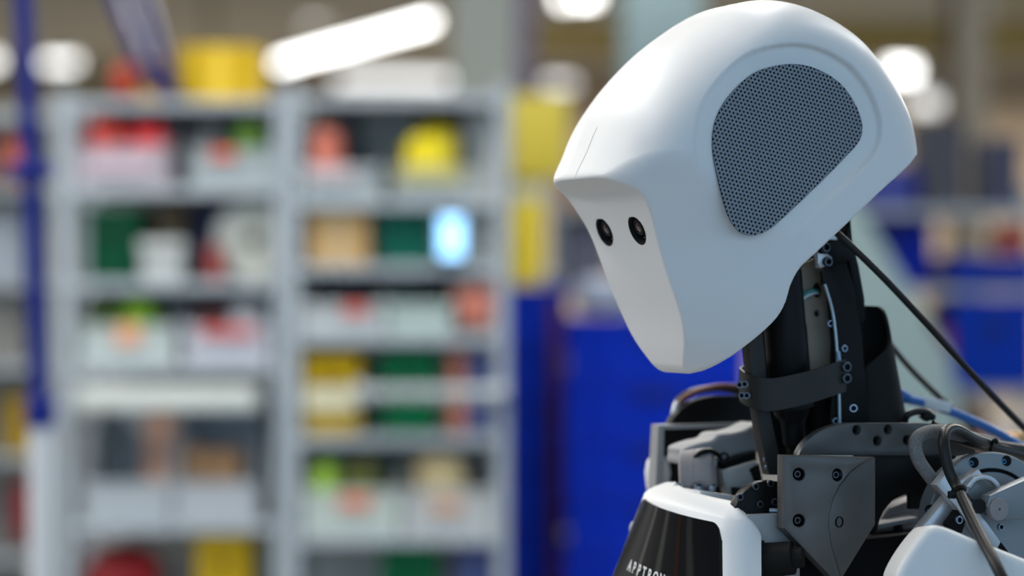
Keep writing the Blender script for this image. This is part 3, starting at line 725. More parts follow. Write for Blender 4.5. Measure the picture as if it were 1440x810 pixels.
# blue network cable, plugged in behind the neck
NC = empty('network_cable', PX(1262, 552, -46), 'bright blue network cable with white tag behind the robot neck', 'cable')
M_blue = mat('blue_jacket', (.02, .13, .42), .4, noise=.1)
tube('cable', [PX(1278, 562, -45), PX(1300, 567, -44), PX(1340, 580, -40), PX(1390, 602, -34), PX(1440, 630, -30), PX(1490, 660, -30)], .0042, M_blue, NC, 12)
B0, B1 = PX(1258, 552, -46), PX(1282, 563, -45); BL = (B1-B0).length
lathe('plug_boot', B0, B1-B0, [(0, 0), (0, .0062), (.003, .0062), (.0032, .005), (.0055, .005), (.0057, .0062), (.0085, .0060), (.0087, .0048), (.011, .0048), (.0112, .0056), (.0138, .0054), (.0145, .0044), (BL, .0042), (BL, 0)], M_blue, NC, 18)
TG = PX(1319, 569, -36)
box('tag', TG, (.024, .0012, .0095), mat('white_tag', (.75, .76, .78), .5), NC, rot=Matrix.Rotation(math.radians(14), 3, 'Y'), bevel=.0003)
lathe('tag_wrap', PX(1304, 568, -44), PX(1322, 574, -42)-PX(1304, 568, -44), [(0, .0042), (0, .0047), (.012, .0047), (.012, .0042)], MATS['white_tag'], NC, 18)
# ---------------------------------------------------------------- body below the frame, so that the robot stands on the floor
def rob_lathe(name, a, s, z0, prof, m, ax=(0, 0, 1)): return lathe(name, Vector((0, 0, z0))+Vector((O.x, O.y, 0))+F*a+S*s, ax, prof, m, ROB, 28)
rob_lathe('waist', -.02, 0, .92, [(0, 0), (0, .10), (.05, .12), (.16, .10), (.22, .085), (.27, .085), (.27, 0)], M_blackm)
for sgn in (-1, 1):
    rob_lathe('thigh', -.02, sgn*.10, .50, [(0, 0), (0, .055), (.1, .07), (.35, .085), (.45, .075), (.46, 0)], M_white)
    rob_lathe('shin', -.02, sgn*.10, .07, [(0, 0), (0, .045), (.2, .055), (.38, .06), (.44, .05), (.44, 0)], M_white)
    c = Vector((O.x, O.y, 0))+F*.03+S*(sgn*.10)
    box('foot', c+U*.04, (.26, .11, .08), M_blackm, ROB, rot=Matrix.Rotation(PSI, 3, 'Z'), bevel=.02)
# ================================================================ background
def srgb(r, g, b): return tuple((v/255/12.92 if v/255 <= .04045 else ((v/255+.055)/1.055)**2.4) for v in (r, g, b))
def cm(rgb, rough=.5, metal=0.0, **k): return mat('paint_%d_%d_%d_%d' % (*rgb, int(rough*100)), srgb(*rgb), rough, metal, noise=.06, nscale=8, **{'spec': .3, **k})
def rect(x0, y0, x1, y1, d):
    c = W3((x0+x1)/2, y1, d); h = (y1-y0)*K*d; best = None
    for bx0, bx1, by0, by1, zs in BOARDS:                       # stand on the shelf below, keep clear of the one above
        if bx0 < c.x < bx1 and by0 < d < by1:
            zb = min(zs, key=lambda z: abs(z-c.z))
            if abs(zb-c.z) < .05:
                top = c.z+h; c.z = zb; h = top-zb; c.x = W3((x0+x1)/2, 0, by0+.1).x
                up = [z for z in zs if z > zb+.03]
                if up: h = min(h, min(up)-.028-zb)
    return c, (x1-x0)*K*d, h
BOARDS = []
G_BIN = cm((176, 186, 188), .35); G_RACK = cm((172, 180, 186), .45, .2); G_BOARD = cm((165, 170, 172), .5)
DR = 5.6                                         # distance of the rack fronts
def rack(name, x0, x1, ytop, boards, d, depth, label, m=None, bm_=None, back=None):
    c, wd, _ = rect(x0, 0, x1, 0, d); r = empty(name, (c.x, d+depth/2, 0), label, 'shelving')
    m = m or G_RACK; bm_ = bm_ or G_BOARD; zt = W3(0, ytop, d).z; t = .028
    for sx in (-1, 1):
        for sy in (-1, 1):
            bm = bmesh.new(); add_box(bm, (sx*(wd/2-t/2), sy*(depth/2-t/2), zt/2), (t, t, zt), None, .004, 1)
            bm_obj('upright', bm, m, r, 35, False)
        for z in (zt*.3, zt*.6):
            bm = bmesh.new(); add_box(bm, (sx*(wd/2-t/2), 0, z), (t*.4, depth-2*t, .03)); bm_obj('side_brace', bm, m, r, 35, False)
    BOARDS.append((c.x-wd/2, c.x+wd/2, d-.1, d+depth, [W3(0, y, d).z for y in boards]))
    if back:
        bm = bmesh.new(); add_box(bm, (0, depth/2+.004, zt*.5+.05), (wd, .006, zt-.12)); bm_obj('bounce_panel', bm, back, r, None, False)  # pale panel added to bounce light into the dark shelves
    for y in boards:
        z = W3(0, y, d).z
        bm = bmesh.new(); add_box(bm, (0, 0, z-.008), (wd-2*t-.002, depth-.004, .016), None, .003, 1)
        b = bm_obj('shelf_board', bm, bm_, r, 35, False)
        bm = bmesh.new(); add_box(bm, (0, -depth/2-.004, z-.011), (wd-2*t, .008, .022), None, .002, 1); bm_obj('front_lip', bm, m, b, 35, False)
    return r
def bin_(x0, y0, x1, y1, label, d=DR+.01, dep=.34, m=None, card=None, lof=.5, group='open-front picking bins on the racks'):
    """open-front picking bin: high back, sloping sides, low front"""
    c, wd, h = rect(x0, y0, x1, y1, d); r = empty('picking_bin', c+Vector((0, 0, .0005)), label, 'bin', group)
    m = m or G_BIN; t = .004; lo = h*lof; bm = bmesh.new()
    def wall(ps, n):
        v = [bm.verts.new(p) for p in ps]+[bm.verts.new(Vector(p)+Vector(n)*t) for p in ps]; k = len(ps)
        bm.faces.new(v[:k]); bm.faces.new(v[k:][::-1])
        for i in range(k): bm.faces.new((v[i], v[(i+1) % k], v[k+(i+1) % k], v[k+i]))
    e = wd/2
    wall([(-e, 0, 0), (e, 0, 0), (e, dep, 0), (-e, dep, 0)], (0, 0, 1))
    wall([(-e, -.012, lo), (e, -.012, lo), (e, 0, 0), (-e, 0, 0)], (0, 1, 0))
    wall([(-e, dep, 0), (e, dep, 0), (e, dep, h), (-e, dep, h)], (0, -1, 0))
    for sg in (-1, 1): wall([(sg*e, 0, 0), (sg*e, dep, 0), (sg*e, dep, h), (sg*e, dep*.4, h), (sg*e, -.012, lo)], (-sg, 0, 0))
    bm_obj('bin_body', bm, m, r, None, False)
    bm = bmesh.new(); add_box(bm, (0, -.012, lo), (wd+.004, .012, .010), None, .003, 1); bm_obj('front_rim', bm, m, r, 35, False)
    if card:
        cx, cy, cw, ch = card[:4]; bm = bmesh.new()
        p = W3(cx, cy, d)-c; p.z = min(p.z, lo-ch*K*d*.3); add_box(bm, (p.x, -.020, p.z), (cw*K*d, .003, ch*K*d), None, .001, 1)
        o = bm_obj('label_card', bm, cm(card[4], .6), r, 35, False)
    return r
def blob(bm, c, size, seed, amp=.18, sub=3):
    rnd = np.random.RandomState(seed); ph = rnd.rand(6, 4)*6.28; r = bmesh.ops.create_icosphere(bm, subdivisions=sub, radius=1.0)
    for v in r['verts']:
        n = v.co.copy(); f = 1+amp*sum(math.sin(n.x*(2+i)*ph[i, 0]*.5+n.y*(2+i)*ph[i, 1]*.5+n.z*(1+i)*ph[i, 2]*.4+ph[i, 3])/(1+i) for i in range(6))*.6
        q = Vector(tuple(math.copysign(abs(k)**.55, k) for k in n))*f
        v.co = Vector(c)+Vector((q.x*size[0]/2, q.y*size[1]/2, max(-1.0, min(q.z, 1.3))*size[2]/2))
def bag(x0, y0, x1, y1, rgb, name, label, cat, d=DR+.095, dep=.15, group=None, seed=1, tie=None):
    """soft packed bag with a gathered neck"""
    c, wd, h = rect(x0, y0, x1, y1, d); r = empty(name, c+Vector((0, 0, .0065)), label, cat, group)
    h -= .012
    bm = bmesh.new(); blob(bm, (0, 0, h*.46), (wd*.92, dep, h*.9), seed); lz = min(v.co.z for v in bm.verts); hz = max(v.co.z for v in bm.verts)
    for v in bm.verts: v.co.z = (v.co.z-lz)/(hz-lz)*h*.95
    bm_obj('bag_body', bm, cm(rgb, .45), r, 180, False)
    bm = bmesh.new(); add_lathe(bm, (wd*.08, 0, h*.86), (.2, 0, 1), [(0, wd*.14), (h*.05, wd*.06), (h*.07, wd*.05), (h*.12, wd*.11), (h*.125, 0)], 12)
    bm_obj('gathered_neck', bm, cm(tie or rgb, .5), r, 60, False)
    return r
def carton(x0, y0, x1, y1, rgb, name, label, cat, d=DR+.12, dep=.2, tape=None, group=None, rz=0, flaps=True, lift=.0005):
    c, wd, h = rect(x0, y0, x1, y1, d); r = empty(name, c+Vector((0, dep/2, lift)), label, cat, group); r.rotation_euler.z = rz
    bm = bmesh.new(); add_box(bm, (0, 0, h/2), (wd, dep, h), None, .003, 1); bm_obj('carton_body', bm, cm(rgb, .7), r, 35, False)
    if flaps:
        for sg in (-1, 1):
            bm = bmesh.new(); add_box(bm, (0, sg*dep/4, h+.0015), (wd*.99, dep/2-.002, .003)); bm_obj('flap', bm, cm(rgb, .7), r, None, False)
    tp = tape or tuple(min(255, v+35) for v in rgb)
    bm = bmesh.new(); add_box(bm, (0, -dep/2-.0006, h*.5), (wd*.18, .0012, h)); bm_obj('tape_strip', bm, cm(tp, .4), r, None, False)
    return r
def crate(x0, y0, x1, y1, rgb, name, label, cat, d, dep=.3, group=None, share=None, loc=None, wh=None, stripe=None):
    """stacking crate: tapered shell with rim, foot and ribs, hollow"""
    if loc is None: c, wd, h = rect(x0, y0, x1, y1, d); c = c+Vector((0, dep/2, .0005))
    else: c = Vector(loc); wd, h = wh
    r = empty(name, c, label, cat, group); m = mat('crate_%d_%d_%d' % rgb, srgb(*rgb), .5, noise=.06, nscale=8, spec=.12)
    key = share
    if key and key in CRATE_M: parts = CRATE_M[key]
    else:
        parts = []
        bm = bmesh.new(); t = .006; e, f = wd/2, dep/2
        for (cx, cy, sx, sy) in ((0, -f+t/2+.006, wd-.012, t), (0, f-t/2-.006, wd-.012, t), (-e+t/2+.006, 0, t, dep-.02), (e-t/2-.006, 0, t, dep-.02)):
            add_box(bm, (cx, cy, h*.5), (sx, sy, h-.002))
        add_box(bm, (0, 0, .006), (wd-.016, dep-.016, .010))
        parts.append(('crate_body', bm, m))
        bm = bmesh.new()
        for (cx, cy, sx, sy) in ((0, -f+.006, wd, .012), (0, f-.006, wd, .012), (-e+.006, 0, .012, dep-.024), (e-.006, 0, .012, dep-.024)):
            add_box(bm, (cx, cy, h-.014), (sx, sy, .026), None, .003, 1)
        parts.append(('rim', bm, m))
        for k in (-1, 0, 1):
            bm = bmesh.new(); add_box(bm, (k*wd*.33, -f+.003, h*.42), (wd*.03, .008, h*.75), None, .002, 1); parts.append(('rib', bm, m))
        bm = bmesh.new(); add_box(bm, (0, -f-.001, h*.66), (wd*.26, .006, h*.12), None, .002, 1); parts.append(('handle', bm, cm(tuple(int(v*.5) for v in rgb), .5)))
        if stripe:
            bm = bmesh.new(); add_box(bm, (0, -f-.002, h*.45), (wd*.94, .006, h*stripe[3]), None, .001, 1); parts.append(('label_strip', bm, cm(stripe[:3], .5)))
        pm = []
        for n, bm, mm in parts:
            bmesh.ops.recalc_face_normals(bm, faces=bm.faces); me = bpy.data.meshes.new(n); bm.to_mesh(me); bm.free(); me.materials.append(mm); pm.append((n, me))
        parts = pm
        if key: CRATE_M[key] = parts
    for n, me in parts: link(n, me, None, r, False)
    return r
CRATE_M = {}
# ---- racks
A_B = [140, 262, 395, 512, 735, 880, 1040, 1200]; B_B = [134, 280, 372, 470, 612, 752, 890, 1050, 1200]
rack('shelving_rack', 84, 402, 128, A_B, DR, .40, 'light grey shelving rack holding the red-filled bin, beside the blue post', back=cm((236, 236, 230), .6))
rack('shelving_rack', 404, 714, 118, B_B, DR, .40, 'light grey shelving rack with the glowing blue screen, beside the blue crates', back=cm((236, 236, 230), .6))
PB = 'open-front picking bins on the racks'
# rack A, upper row
bin_(103, 146, 238, 262, 'clear grey bin full of red parts on the upper shelf', card=(172, 232, 90, 22, (205, 185, 195)), m=cm((188, 178, 186), .35))
bag(112, 150, 172, 250, (205, 62, 50), 'parts_bag', 'red-orange bag at the left in the red-filled bin', 'bag', seed=3, group='bags of parts in bins')
bag(172, 152, 230, 250, (214, 44, 50), 'parts_bag', 'bright red bag at the right in the red-filled bin', 'bag', seed=4, group='bags of parts in bins')
bin_(266, 165, 384, 262, 'grey bin with orange card, green and dark parts, upper left rack', card=(315, 208, 34, 15, (226, 104, 76)))
bag(276, 158, 314, 250, (74, 78, 82), 'parts_bag', 'dark grey bag beside the green bag on the upper shelf', 'bag', seed=5, group='bags of parts in bins')
bag(324, 160, 368, 250, (86, 128, 26), 'parts_bag', 'leaf green bag under the yellow box, upper shelf', 'bag', seed=6, group='bags of parts in bins')
# on top of rack A
carton(246, 66, 358, 139, (200, 164, 20), 'storage_box', 'large yellow box on top of the left rack', 'box', d=DR+.08, dep=.22)
carton(182, 80, 222, 139, (214, 160, 30), 'storage_box', 'small amber box on the left rack beside the yellow box', 'box', d=DR+.12, dep=.16)
bag(148, 86, 178, 139, (196, 66, 40), 'parts_bag', 'orange-red bag on top of the left rack', 'bag', d=DR+.16, seed=8)
# rack A, second row
crate(118, 292, 194, 394, (8, 74, 48), 'storage_tub', 'dark green tub on the second shelf of the left rack', 'tub', DR+.015, .26)
carton(200, 286, 240, 394, (160, 128, 92), 'carton', 'narrow tan carton behind the white tray, left rack', 'carton', d=DR+.2, dep=.14)
crate(194, 338, 256, 394, (198, 202, 200), 'parts_tray', 'small white tray beside the dark green tub', 'tray', DR+.01, .17)
carton(264, 288, 342, 394, (44, 48, 86), 'carton', 'navy box on the second shelf of the left rack', 'carton', d=DR+.16, dep=.2, tape=(60, 60, 78))
carton(288, 348, 310, 394, (150, 62, 54), 'carton', 'small brick red packet in front of the navy box', 'carton', d=DR+.03, dep=.05)
def reel(x0, y0, x1, y1, rgb, rgb2, label, d=DR+.04):
    c, wd, h = rect(x0, y0, x1, y1, d); r = empty('cable_reel', c+Vector((0, .05, .0005)), label, 'reel')
    R = h/2
    for yy in (0, .07): lathe('reel_flange', (0, yy, R), (0, 1, 0), [(0, R*.2), (0, R), (.005, R), (.005, R*.2), (0, R*.2)], cm(rgb, .5), r, 36, False)
    lathe('wound_cable', (0, .006, R), (0, 1, 0), [(0, R*.2), (0, R*.78), (.062, R*.78), (.062, R*.2)], cm(rgb2, .5), r, 32, False)
reel(318, 274, 386, 394, (214, 216, 204), (206, 196, 120), 'pale white reel wound with yellowish cable, left rack')
# rack A, third row
bin_(112, 412, 246, 512, 'pale bin with an orange card and green parts, third shelf', card=(182, 466, 34, 28, (232, 168, 130)), m=cm((196, 206, 204), .35))
bag(120, 404, 160, 500, (62, 92, 26), 'parts_bag', 'dark green bag in the bin with the pale orange card', 'bag', seed=11, group='bags of parts in bins')
bag(164, 408, 216, 500, (112, 158, 30), 'parts_bag', 'lime green bag in the bin with the pale orange card', 'bag', seed=12, group='bags of parts in bins')
bin_(258, 410, 378, 512, 'pale bin with a red card on the third shelf', card=(322, 454, 74, 15, (206, 92, 84)), m=cm((198, 200, 210), .35))
bag(272, 398, 320, 500, (70, 30, 34), 'parts_bag', 'black and maroon bag above the red card', 'bag', seed=13, group='bags of parts in bins')
bag(318, 404, 368, 500, (168, 172, 178), 'parts_bag', 'silver-grey bag beside the maroon bag', 'bag', seed=14, group='bags of parts in bins')
# long white lamp bar and the wide bins below
def long_bar():
    a, b = W3(112, 560, DR-.05), W3(358, 560, DR-.05); r = empty('shelf_lamp', (a+b)/2, 'long white lamp bar across the lower left rack', 'lamp')
    L = (b-a).length
    bm = bmesh.new(); add_box(bm, (0, 0, 0), (L, .05, .052), None, .006, 2); bm_obj('housing', bm, cm((208, 214, 208), .4), r, 35, False)
    for sg in (-1, 1):
        bm = bmesh.new(); add_box(bm, (sg*(L/2+.006), 0, 0), (.012, .054, .056), None, .004, 1); bm_obj('end_cap', bm, cm((170, 174, 172), .4), r, 35, False)
        bm = bmesh.new(); add_box(bm, (sg*L*.42, .036, .0), (.02, .04, .03)); bm_obj('mount', bm, G_RACK, r, None, False)
long_bar()
bin_(118, 578, 240, 734, 'big pale grey bin with a peach packet, lower left rack', dep=.36, lof=.34, m=cm((182, 190, 196), .35))
bin_(244, 578, 362, 734, 'big pale grey bin with brown packets, lower left rack', dep=.36, lof=.34, m=cm((186, 192, 198), .35))
carton(188, 586, 232, 728, (206, 158, 132), 'carton', 'peach packet standing in the big grey bin', 'carton', d=DR+.17, dep=.08, lift=.006)
carton(252, 636, 286, 728, (150, 116, 82), 'carton', 'brown packet left in the big grey bin', 'carton', d=DR+.08, dep=.08, lift=.006)
carton(288, 640, 330, 728, (160, 122, 84), 'carton', 'light brown packet right in the big grey bin', 'carton', d=DR+.08, dep=.08, lift=.006)
crate(270, 738, 350, 878, (192, 160, 26), 'storage_tub', 'yellow tub at the bottom of the left rack', 'tub', DR+.03, .26)
bag(98, 758, 214, 878, (138, 18, 26), 'parts_bag', 'dark red sack at the bottom left of the rack', 'bag', d=DR+.15, dep=.2, seed=17)
# ---- rack at the far left, mostly outside the picture
rack('shelving_rack', -300, 88, 128, [160, 262, 395, 512, 640, 780, 900, 1040], 6.7, .40, 'grey shelving rack cut off at the far left edge behind the column', back=cm((170, 168, 160), .6))
bag(-14, 182, 30, 260, (214, 110, 84), 'parts_bag', 'orange pink bag at the left edge of the picture', 'bag', d=6.85, dep=.16, seed=61)
crate(0, 560, 62, 639, (176, 142, 26), 'storage_tub', 'dull yellow tub behind the white pole', 'tub', 6.75, .26)
bag(8, 660, 50, 779, (140, 26, 34), 'parts_bag', 'dark red sack low behind the white pole', 'bag', d=6.85, dep=.2, seed=62)
carton(-40, 300, 16, 394, (150, 160, 172), 'carton', 'pale grey box at the left edge behind the column', 'carton', d=6.8, dep=.2)
carton(-40, 420, 18, 511, (128, 128, 124), 'carton', 'grey box at the left edge beside the blue post', 'carton', d=6.8, dep=.2)
# ---- rack B
bin_(424, 196, 536, 280, 'grey bin with salmon parts, upper right rack', card=(466, 226, 66, 20, (206, 190, 194)))
bag(432, 172, 478, 270, (222, 126, 104), 'parts_bag', 'salmon bag in the upper bin of the right rack', 'bag', d=DR+.095, seed=21, group='bags of parts in bins')
carton(446, 146, 496, 276, (78, 80, 84), 'carton', 'dark grey box behind the salmon bag', 'carton', d=DR+.22, dep=.1, lift=.006)
bin_(552, 200, 668, 280, 'grey bin with the bright yellow bag, upper right rack', card=(606, 246, 92, 24, (186, 182, 130)))
bag(566, 168, 640, 272, (226, 206, 8), 'parts_bag', 'bright yellow bag on the upper shelf of the right rack', 'bag', d=DR+.095, seed=22, group='bags of parts in bins')
carton(584, 150, 648, 276, (74, 62, 48), 'carton', 'dark brown box behind the bright yellow bag', 'carton', d=DR+.24, dep=.1, lift=.006)
carton(430, 290, 516, 371, (204, 166, 112), 'carton', 'tan cardboard carton on the second shelf of the right rack', 'carton', d=DR+.04, dep=.26, tape=(214, 186, 140))
crate(532, 298, 608, 371, (22, 108, 90), 'storage_tub', 'teal green tub beside the glowing screen', 'tub', DR+.05, .26)
def screen():
    c, wd, h = rect(616, 302, 654, 371, DR-.02); r = empty('lit_screen', c+Vector((0, 0, .0005)), 'upright device with glowing pale blue screen on the right rack', 'screen')
    bm = bmesh.new(); add_box(bm, (0, .012, h*.52), (wd, .02, h*.96), None, .005, 2); bm_obj('casing', bm, cm((40, 44, 50), .4), r, 35, False)
    bm = bmesh.new(); add_box(bm, (0, .0012, h*.55), (wd*.84, .002, h*.80)); bm_obj('display', bm, mat('screen_glow', (.1, .2, .3), .4, emit=(.30, .62, 1.0), estr=2.6), r, None, False)
    bm = bmesh.new(); add_box(bm, (0, .03, .004), (wd*1.1, .07, .008), None, .002, 1); bm_obj('stand', bm, cm((40, 44, 50), .4), r, 35, False)
screen()
bin_(424, 392, 540, 470, 'white bin holding a black box, third shelf of right rack', m=cm((200, 206, 208), .35), card=(500, 420, 34, 16, (214, 100, 84)))
carton(458, 374, 522, 466, (52, 54, 58), 'carton', 'black box in the white bin of the right rack', 'carton', d=DR+.12, dep=.14, lift=.006, tape=(70, 72, 76))
bin_(544, 392, 636, 470, 'pale mint bin with a black packet, third shelf of right rack', m=cm((190, 208, 202), .35))
carton(594, 376, 630, 466, (46, 44, 46), 'carton', 'black packet under the glowing screen', 'carton', d=DR+.12, dep=.12, lift=.006, tape=(64, 60, 60))
bag(636, 376, 694, 469, (224, 138, 118), 'parts_bag', 'pale salmon sack at the right end of the third shelf', 'bag', d=DR+.12, dep=.18, seed=25)
crate(424, 500, 506, 611, (184, 152, 12), 'storage_tub', 'mustard yellow tub with a white strip, right rack', 'tub', DR+.02, .28, stripe=(214, 210, 180, .3))
crate(532, 496, 614, 611, (6, 104, 62), 'storage_tub', 'emerald green tub behind the silver rail, right rack', 'tub', DR+.04, .28)
carton(632, 490, 652, 611, (196, 118, 88), 'carton', 'thin orange packet beside the slate box', 'carton', d=DR+.06, dep=.2)
carton(654, 496, 694, 611, (72, 82, 128), 'carton', 'slate blue box at the right end of the right rack', 'carton', d=DR+.06, dep=.26)
def rail():
    a, b = W3(500, 553, DR-.05), W3(712, 553, DR-.05); r = empty('guard_rail', (a+b)/2, 'silver rail across the green tub of the right rack', 'rail'); L = (b-a).length
    tube('rail_tube', [(-L/2, 0, 0), (L/2, 0, 0)], .017, cm((176, 184, 186), .35, .4), r, 14, 0, False)
    for sg in (-1, 1):
        bm = bmesh.new(); add_box(bm, (sg*L*.47, .018, 0), (.03, .03, .05), None, .004, 1); bm_obj('clamp', bm, G_RACK, r, 35, False)
rail()
bin_(426, 634, 562, 752, 'mint white bin with lime and olive bags, lower right rack', m=cm((194, 206, 198), .35), card=(500, 706, 44, 18, (222, 128, 100)))
bag(436, 636, 474, 740, (166, 208, 72), 'parts_bag', 'light lime bag in the mint white bin', 'bag', d=DR+.10, seed=31, group='bags of parts in bins')
bag(478, 630, 534, 740, (88, 92, 34), 'parts_bag', 'olive bag beside the light lime bag', 'bag', d=DR+.095, seed=32, group='bags of parts in bins')
bin_(566, 634, 694, 752, 'pale grey bin with beige sacks, lower right rack', m=cm((190, 194, 194), .35), card=(628, 712, 44, 16, (214, 164, 132)))
bag(576, 624, 656, 742, (196, 178, 134), 'parts_bag', 'beige sack in the pale grey bin, lower right rack', 'bag', d=DR+.095, seed=33, group='bags of parts in bins')
crate(532, 764, 616, 889, (6, 92, 56), 'storage_tub', 'green tub at the bottom of the right rack', 'tub', DR+.03, .28)
carton(640, 764, 694, 889, (58, 70, 120), 'carton', 'navy box at the bottom of the right rack', 'carton', d=DR+.06, dep=.26)
# ---- blue lifting column with white foot, left edge
def column():
    d = 4.3; r = empty('lift_column', Vector((W3(58, 0, d).x, d, 0)), 'slim blue lifting column on a white pole at the left edge', 'column'); base = Vector((r.location.x, d, 0))
    def P(x, y): return W3(x, y, d)-base
    mB = cm((6, 26, 112), .4); mW = cm((196, 200, 204), .4)
    z1 = P(56, 572).z
    tube('white_pole', [(P(58, 0).x, 0, 0.012), (P(57, 572).x, 0, z1)], .021, mW, r, 20, 0, False)
    tube('blue_pole', [(P(57, 572).x, 0, z1-.02), (P(44, 250).x, 0, P(0, 250).z), (P(26, -160).x, 0, P(0, -160).z)], .017, mB, r, 20, 0, False)
    lathe('collar', (P(57, 572).x, 0, z1-.035), (0, 0, 1), [(0, .021), (0, .027), (.05, .027), (.055, .022), (.055, .018)], mB, r, 24, False)
    bm = bmesh.new(); add_box(bm, (P(44, 240).x, .0, P(0, 240).z), (.075, .05, .03), None, .006, 2); bm_obj('cross_bracket', bm, mB, r, 35, False)
    lathe('foot_plate', (0, 0, 0), (0, 0, 1), [(0, 0), (0, .16), (.012, .16), (.016, .15), (.016, 0)], mW, r, 32, False)
column()
def jib():
    d0 = DR+.035; r = empty('jib_support', W3(244, 140, d0), 'pair of dark blue slanting struts reaching up from the left rack', 'support'); b = r.location.copy(); mB = cm((16, 30, 96), .45)
    def P(x, y, d): return W3(x, y, d)-b
    bm = bmesh.new(); add_box(bm, (0, 0, .006), (.05, .05, .010), None, .002, 1); bm_obj('foot', bm, mB, r, 35, False)
    for (p, q) in (((243, 136), (178, -80)), ((212, 118), (128, -90))):
        A_, B_ = P(*p, d0), P(*q, d0); dv = (B_-A_); R_ = dv.to_track_quat('Z', 'Y').to_matrix()
        bm = bmesh.new(); add_box(bm, (A_+B_)/2, (.072, .03, dv.length), R_, .004, 1); bm_obj('strut', bm, mB, r, 35, False)
    bm = bmesh.new(); add_box(bm, (P(212, 118, d0)+P(238, 118, d0))/2, (.07, .03, .03), None, .003, 1); bm_obj('tie_bar', bm, mB, r, 35, False)
jib()
# ---- structural column, yellow guard post
def pillar(name, x0, x1, d, rgb, dep, label):
    x = (W3(x0, 0, d).x+W3(x1, 0, d).x)/2; wd = (x1-x0)*K*d; r = empty(name, (x, d+dep/2, 0), label, 'column')
    bm = bmesh.new()
    for sy in (-1, 1): add_box(bm, (0, sy*(dep/2-.006), 2.13), (wd, .012, 4.24))
    bm_obj('flange', bm, cm(rgb, .6), r, None, False)
    bm = bmesh.new(); add_box(bm, (0, 0, 2.13), (.014, dep-.024, 4.24)); bm_obj('web', bm, cm(rgb, .6), r, None, False)
    bm = bmesh.new(); add_box(bm, (0, 0, .008), (wd+.1, dep+.1, .014)); bm_obj('base_plate', bm, cm(rgb, .6), r, None, False)
    return r
pillar('steel_pillar', 636, 724, 6.9, (142, 146, 140), .2, 'grey-green steel pillar rising between the racks and the yellow post')
pillar('steel_pillar', 726, 752, 9.0, (120, 112, 132), .16, 'slim mauve-grey steel pillar behind the yellow post')
pillar('steel_pillar', 1356, 1388, 8.2, (150, 140, 124), .14, 'slim beige steel pillar at the right edge')
pillar('steel_pillar', 1338, 1364, 12.5, (42, 40, 44), .16, 'dark steel pillar far behind on the right')
pillar('steel_pillar', 876, 990, 10.5, (92, 110, 114), .3, 'wide teal-grey steel pillar behind the robot head')
def guard_post():
    d = 6.6; r = empty('guard_post', Vector((W3(742, 0, d).x, d, 0)), 'yellow guard post with a square yellow panel beside the grey pillar', 'post'); b = r.location.copy()
    my = cm((206, 184, 30), .45)
    def Z(y): return W3(0, y, d).z
    bm = bmesh.new(); add_box(bm, (0, 0, (Z(150)+.004)/2), (.085, .085, Z(150)-.004), None, .01, 2); bm_obj('post', bm, my, r, 35, False)
    x0, x1 = W3(720, 0, d).x-b.x, W3(798, 0, d).x-b.x
    bm = bmesh.new(); add_box(bm, ((x0+x1)/2, -.056, (Z(136)+Z(252))/2), (x1-x0, .025, Z(136)-Z(252)), None, .006, 2); bm_obj('panel', bm, cm((196, 178, 62), .5), r, 35, False)
    bm = bmesh.new(); add_box(bm, (0, 0, (Z(250)+Z(290))/2), (.09, .09, Z(256)-Z(284)), None, .008, 1); bm_obj('reflective_band', bm, cm((196, 196, 170), .5), r, 35, False)
    bm = bmesh.new(); add_box(bm, (0, 0, .006), (.2, .2, .012)); bm_obj('base_plate', bm, my, r, None, False)
guard_post()
# ---- blue crate stacks
ORD = ['topmost', 'second from top', 'third from top', 'fourth from top', 'fifth from top', 'sixth from top', 'seventh from top', 'eighth from top', 'ninth from top', 'bottom']
def crate_stack(x0, x1, ytop, d, n, dep, rgb, words, group):
    ctr = W3((x0+x1)/2, 0, d); wd = (x1-x0)*K*d; h = W3(0, ytop, d).z/n
    for i in range(n):
        crate(0, 0, 0, 0, rgb, 'stacking_crate', words+', '+ORD[n-1-i], 'crate', d, dep, group, share=words, loc=(ctr.x+.004*math.sin(i*2.3), d+dep/2, i*h+.001), wh=(wd, h-.001))
crate_stack(560, 799, 402, 6.25, 10, .22, (0, 40, 160), 'royal blue crate in stack half hidden by the right rack', 'blue crates behind the rack')
crate_stack(794, 1052, 446, 5.9, 10, .3, (0, 40, 168), 'bright blue crate in wide stack below the robot chin', 'blue crates below the chin')
def strap(px, d, y0, label):
    r = tube('strap', [W3(px, y0, d), W3(px+1, 700, d), Vector((W3(px+2, 0, d).x, d, .01))], .016, cm((92, 44, 70), .6), None, 8, 0); tag(r, label, 'strap')
strap(783, 6.12, 420, 'maroon strap hanging in the gap between the blue crate stacks')
bag(806, 384, 874, 446, (170, 180, 196), 'parts_bag', 'whitish bag lying on the wide blue crate stack', 'bag', d=6.05, dep=.2, seed=41)
bag(756, 376, 786, 402, (178, 178, 172), 'parts_bag', 'small off-white bag on the narrow blue crate stack', 'bag', d=6.36, dep=.12, seed=42)
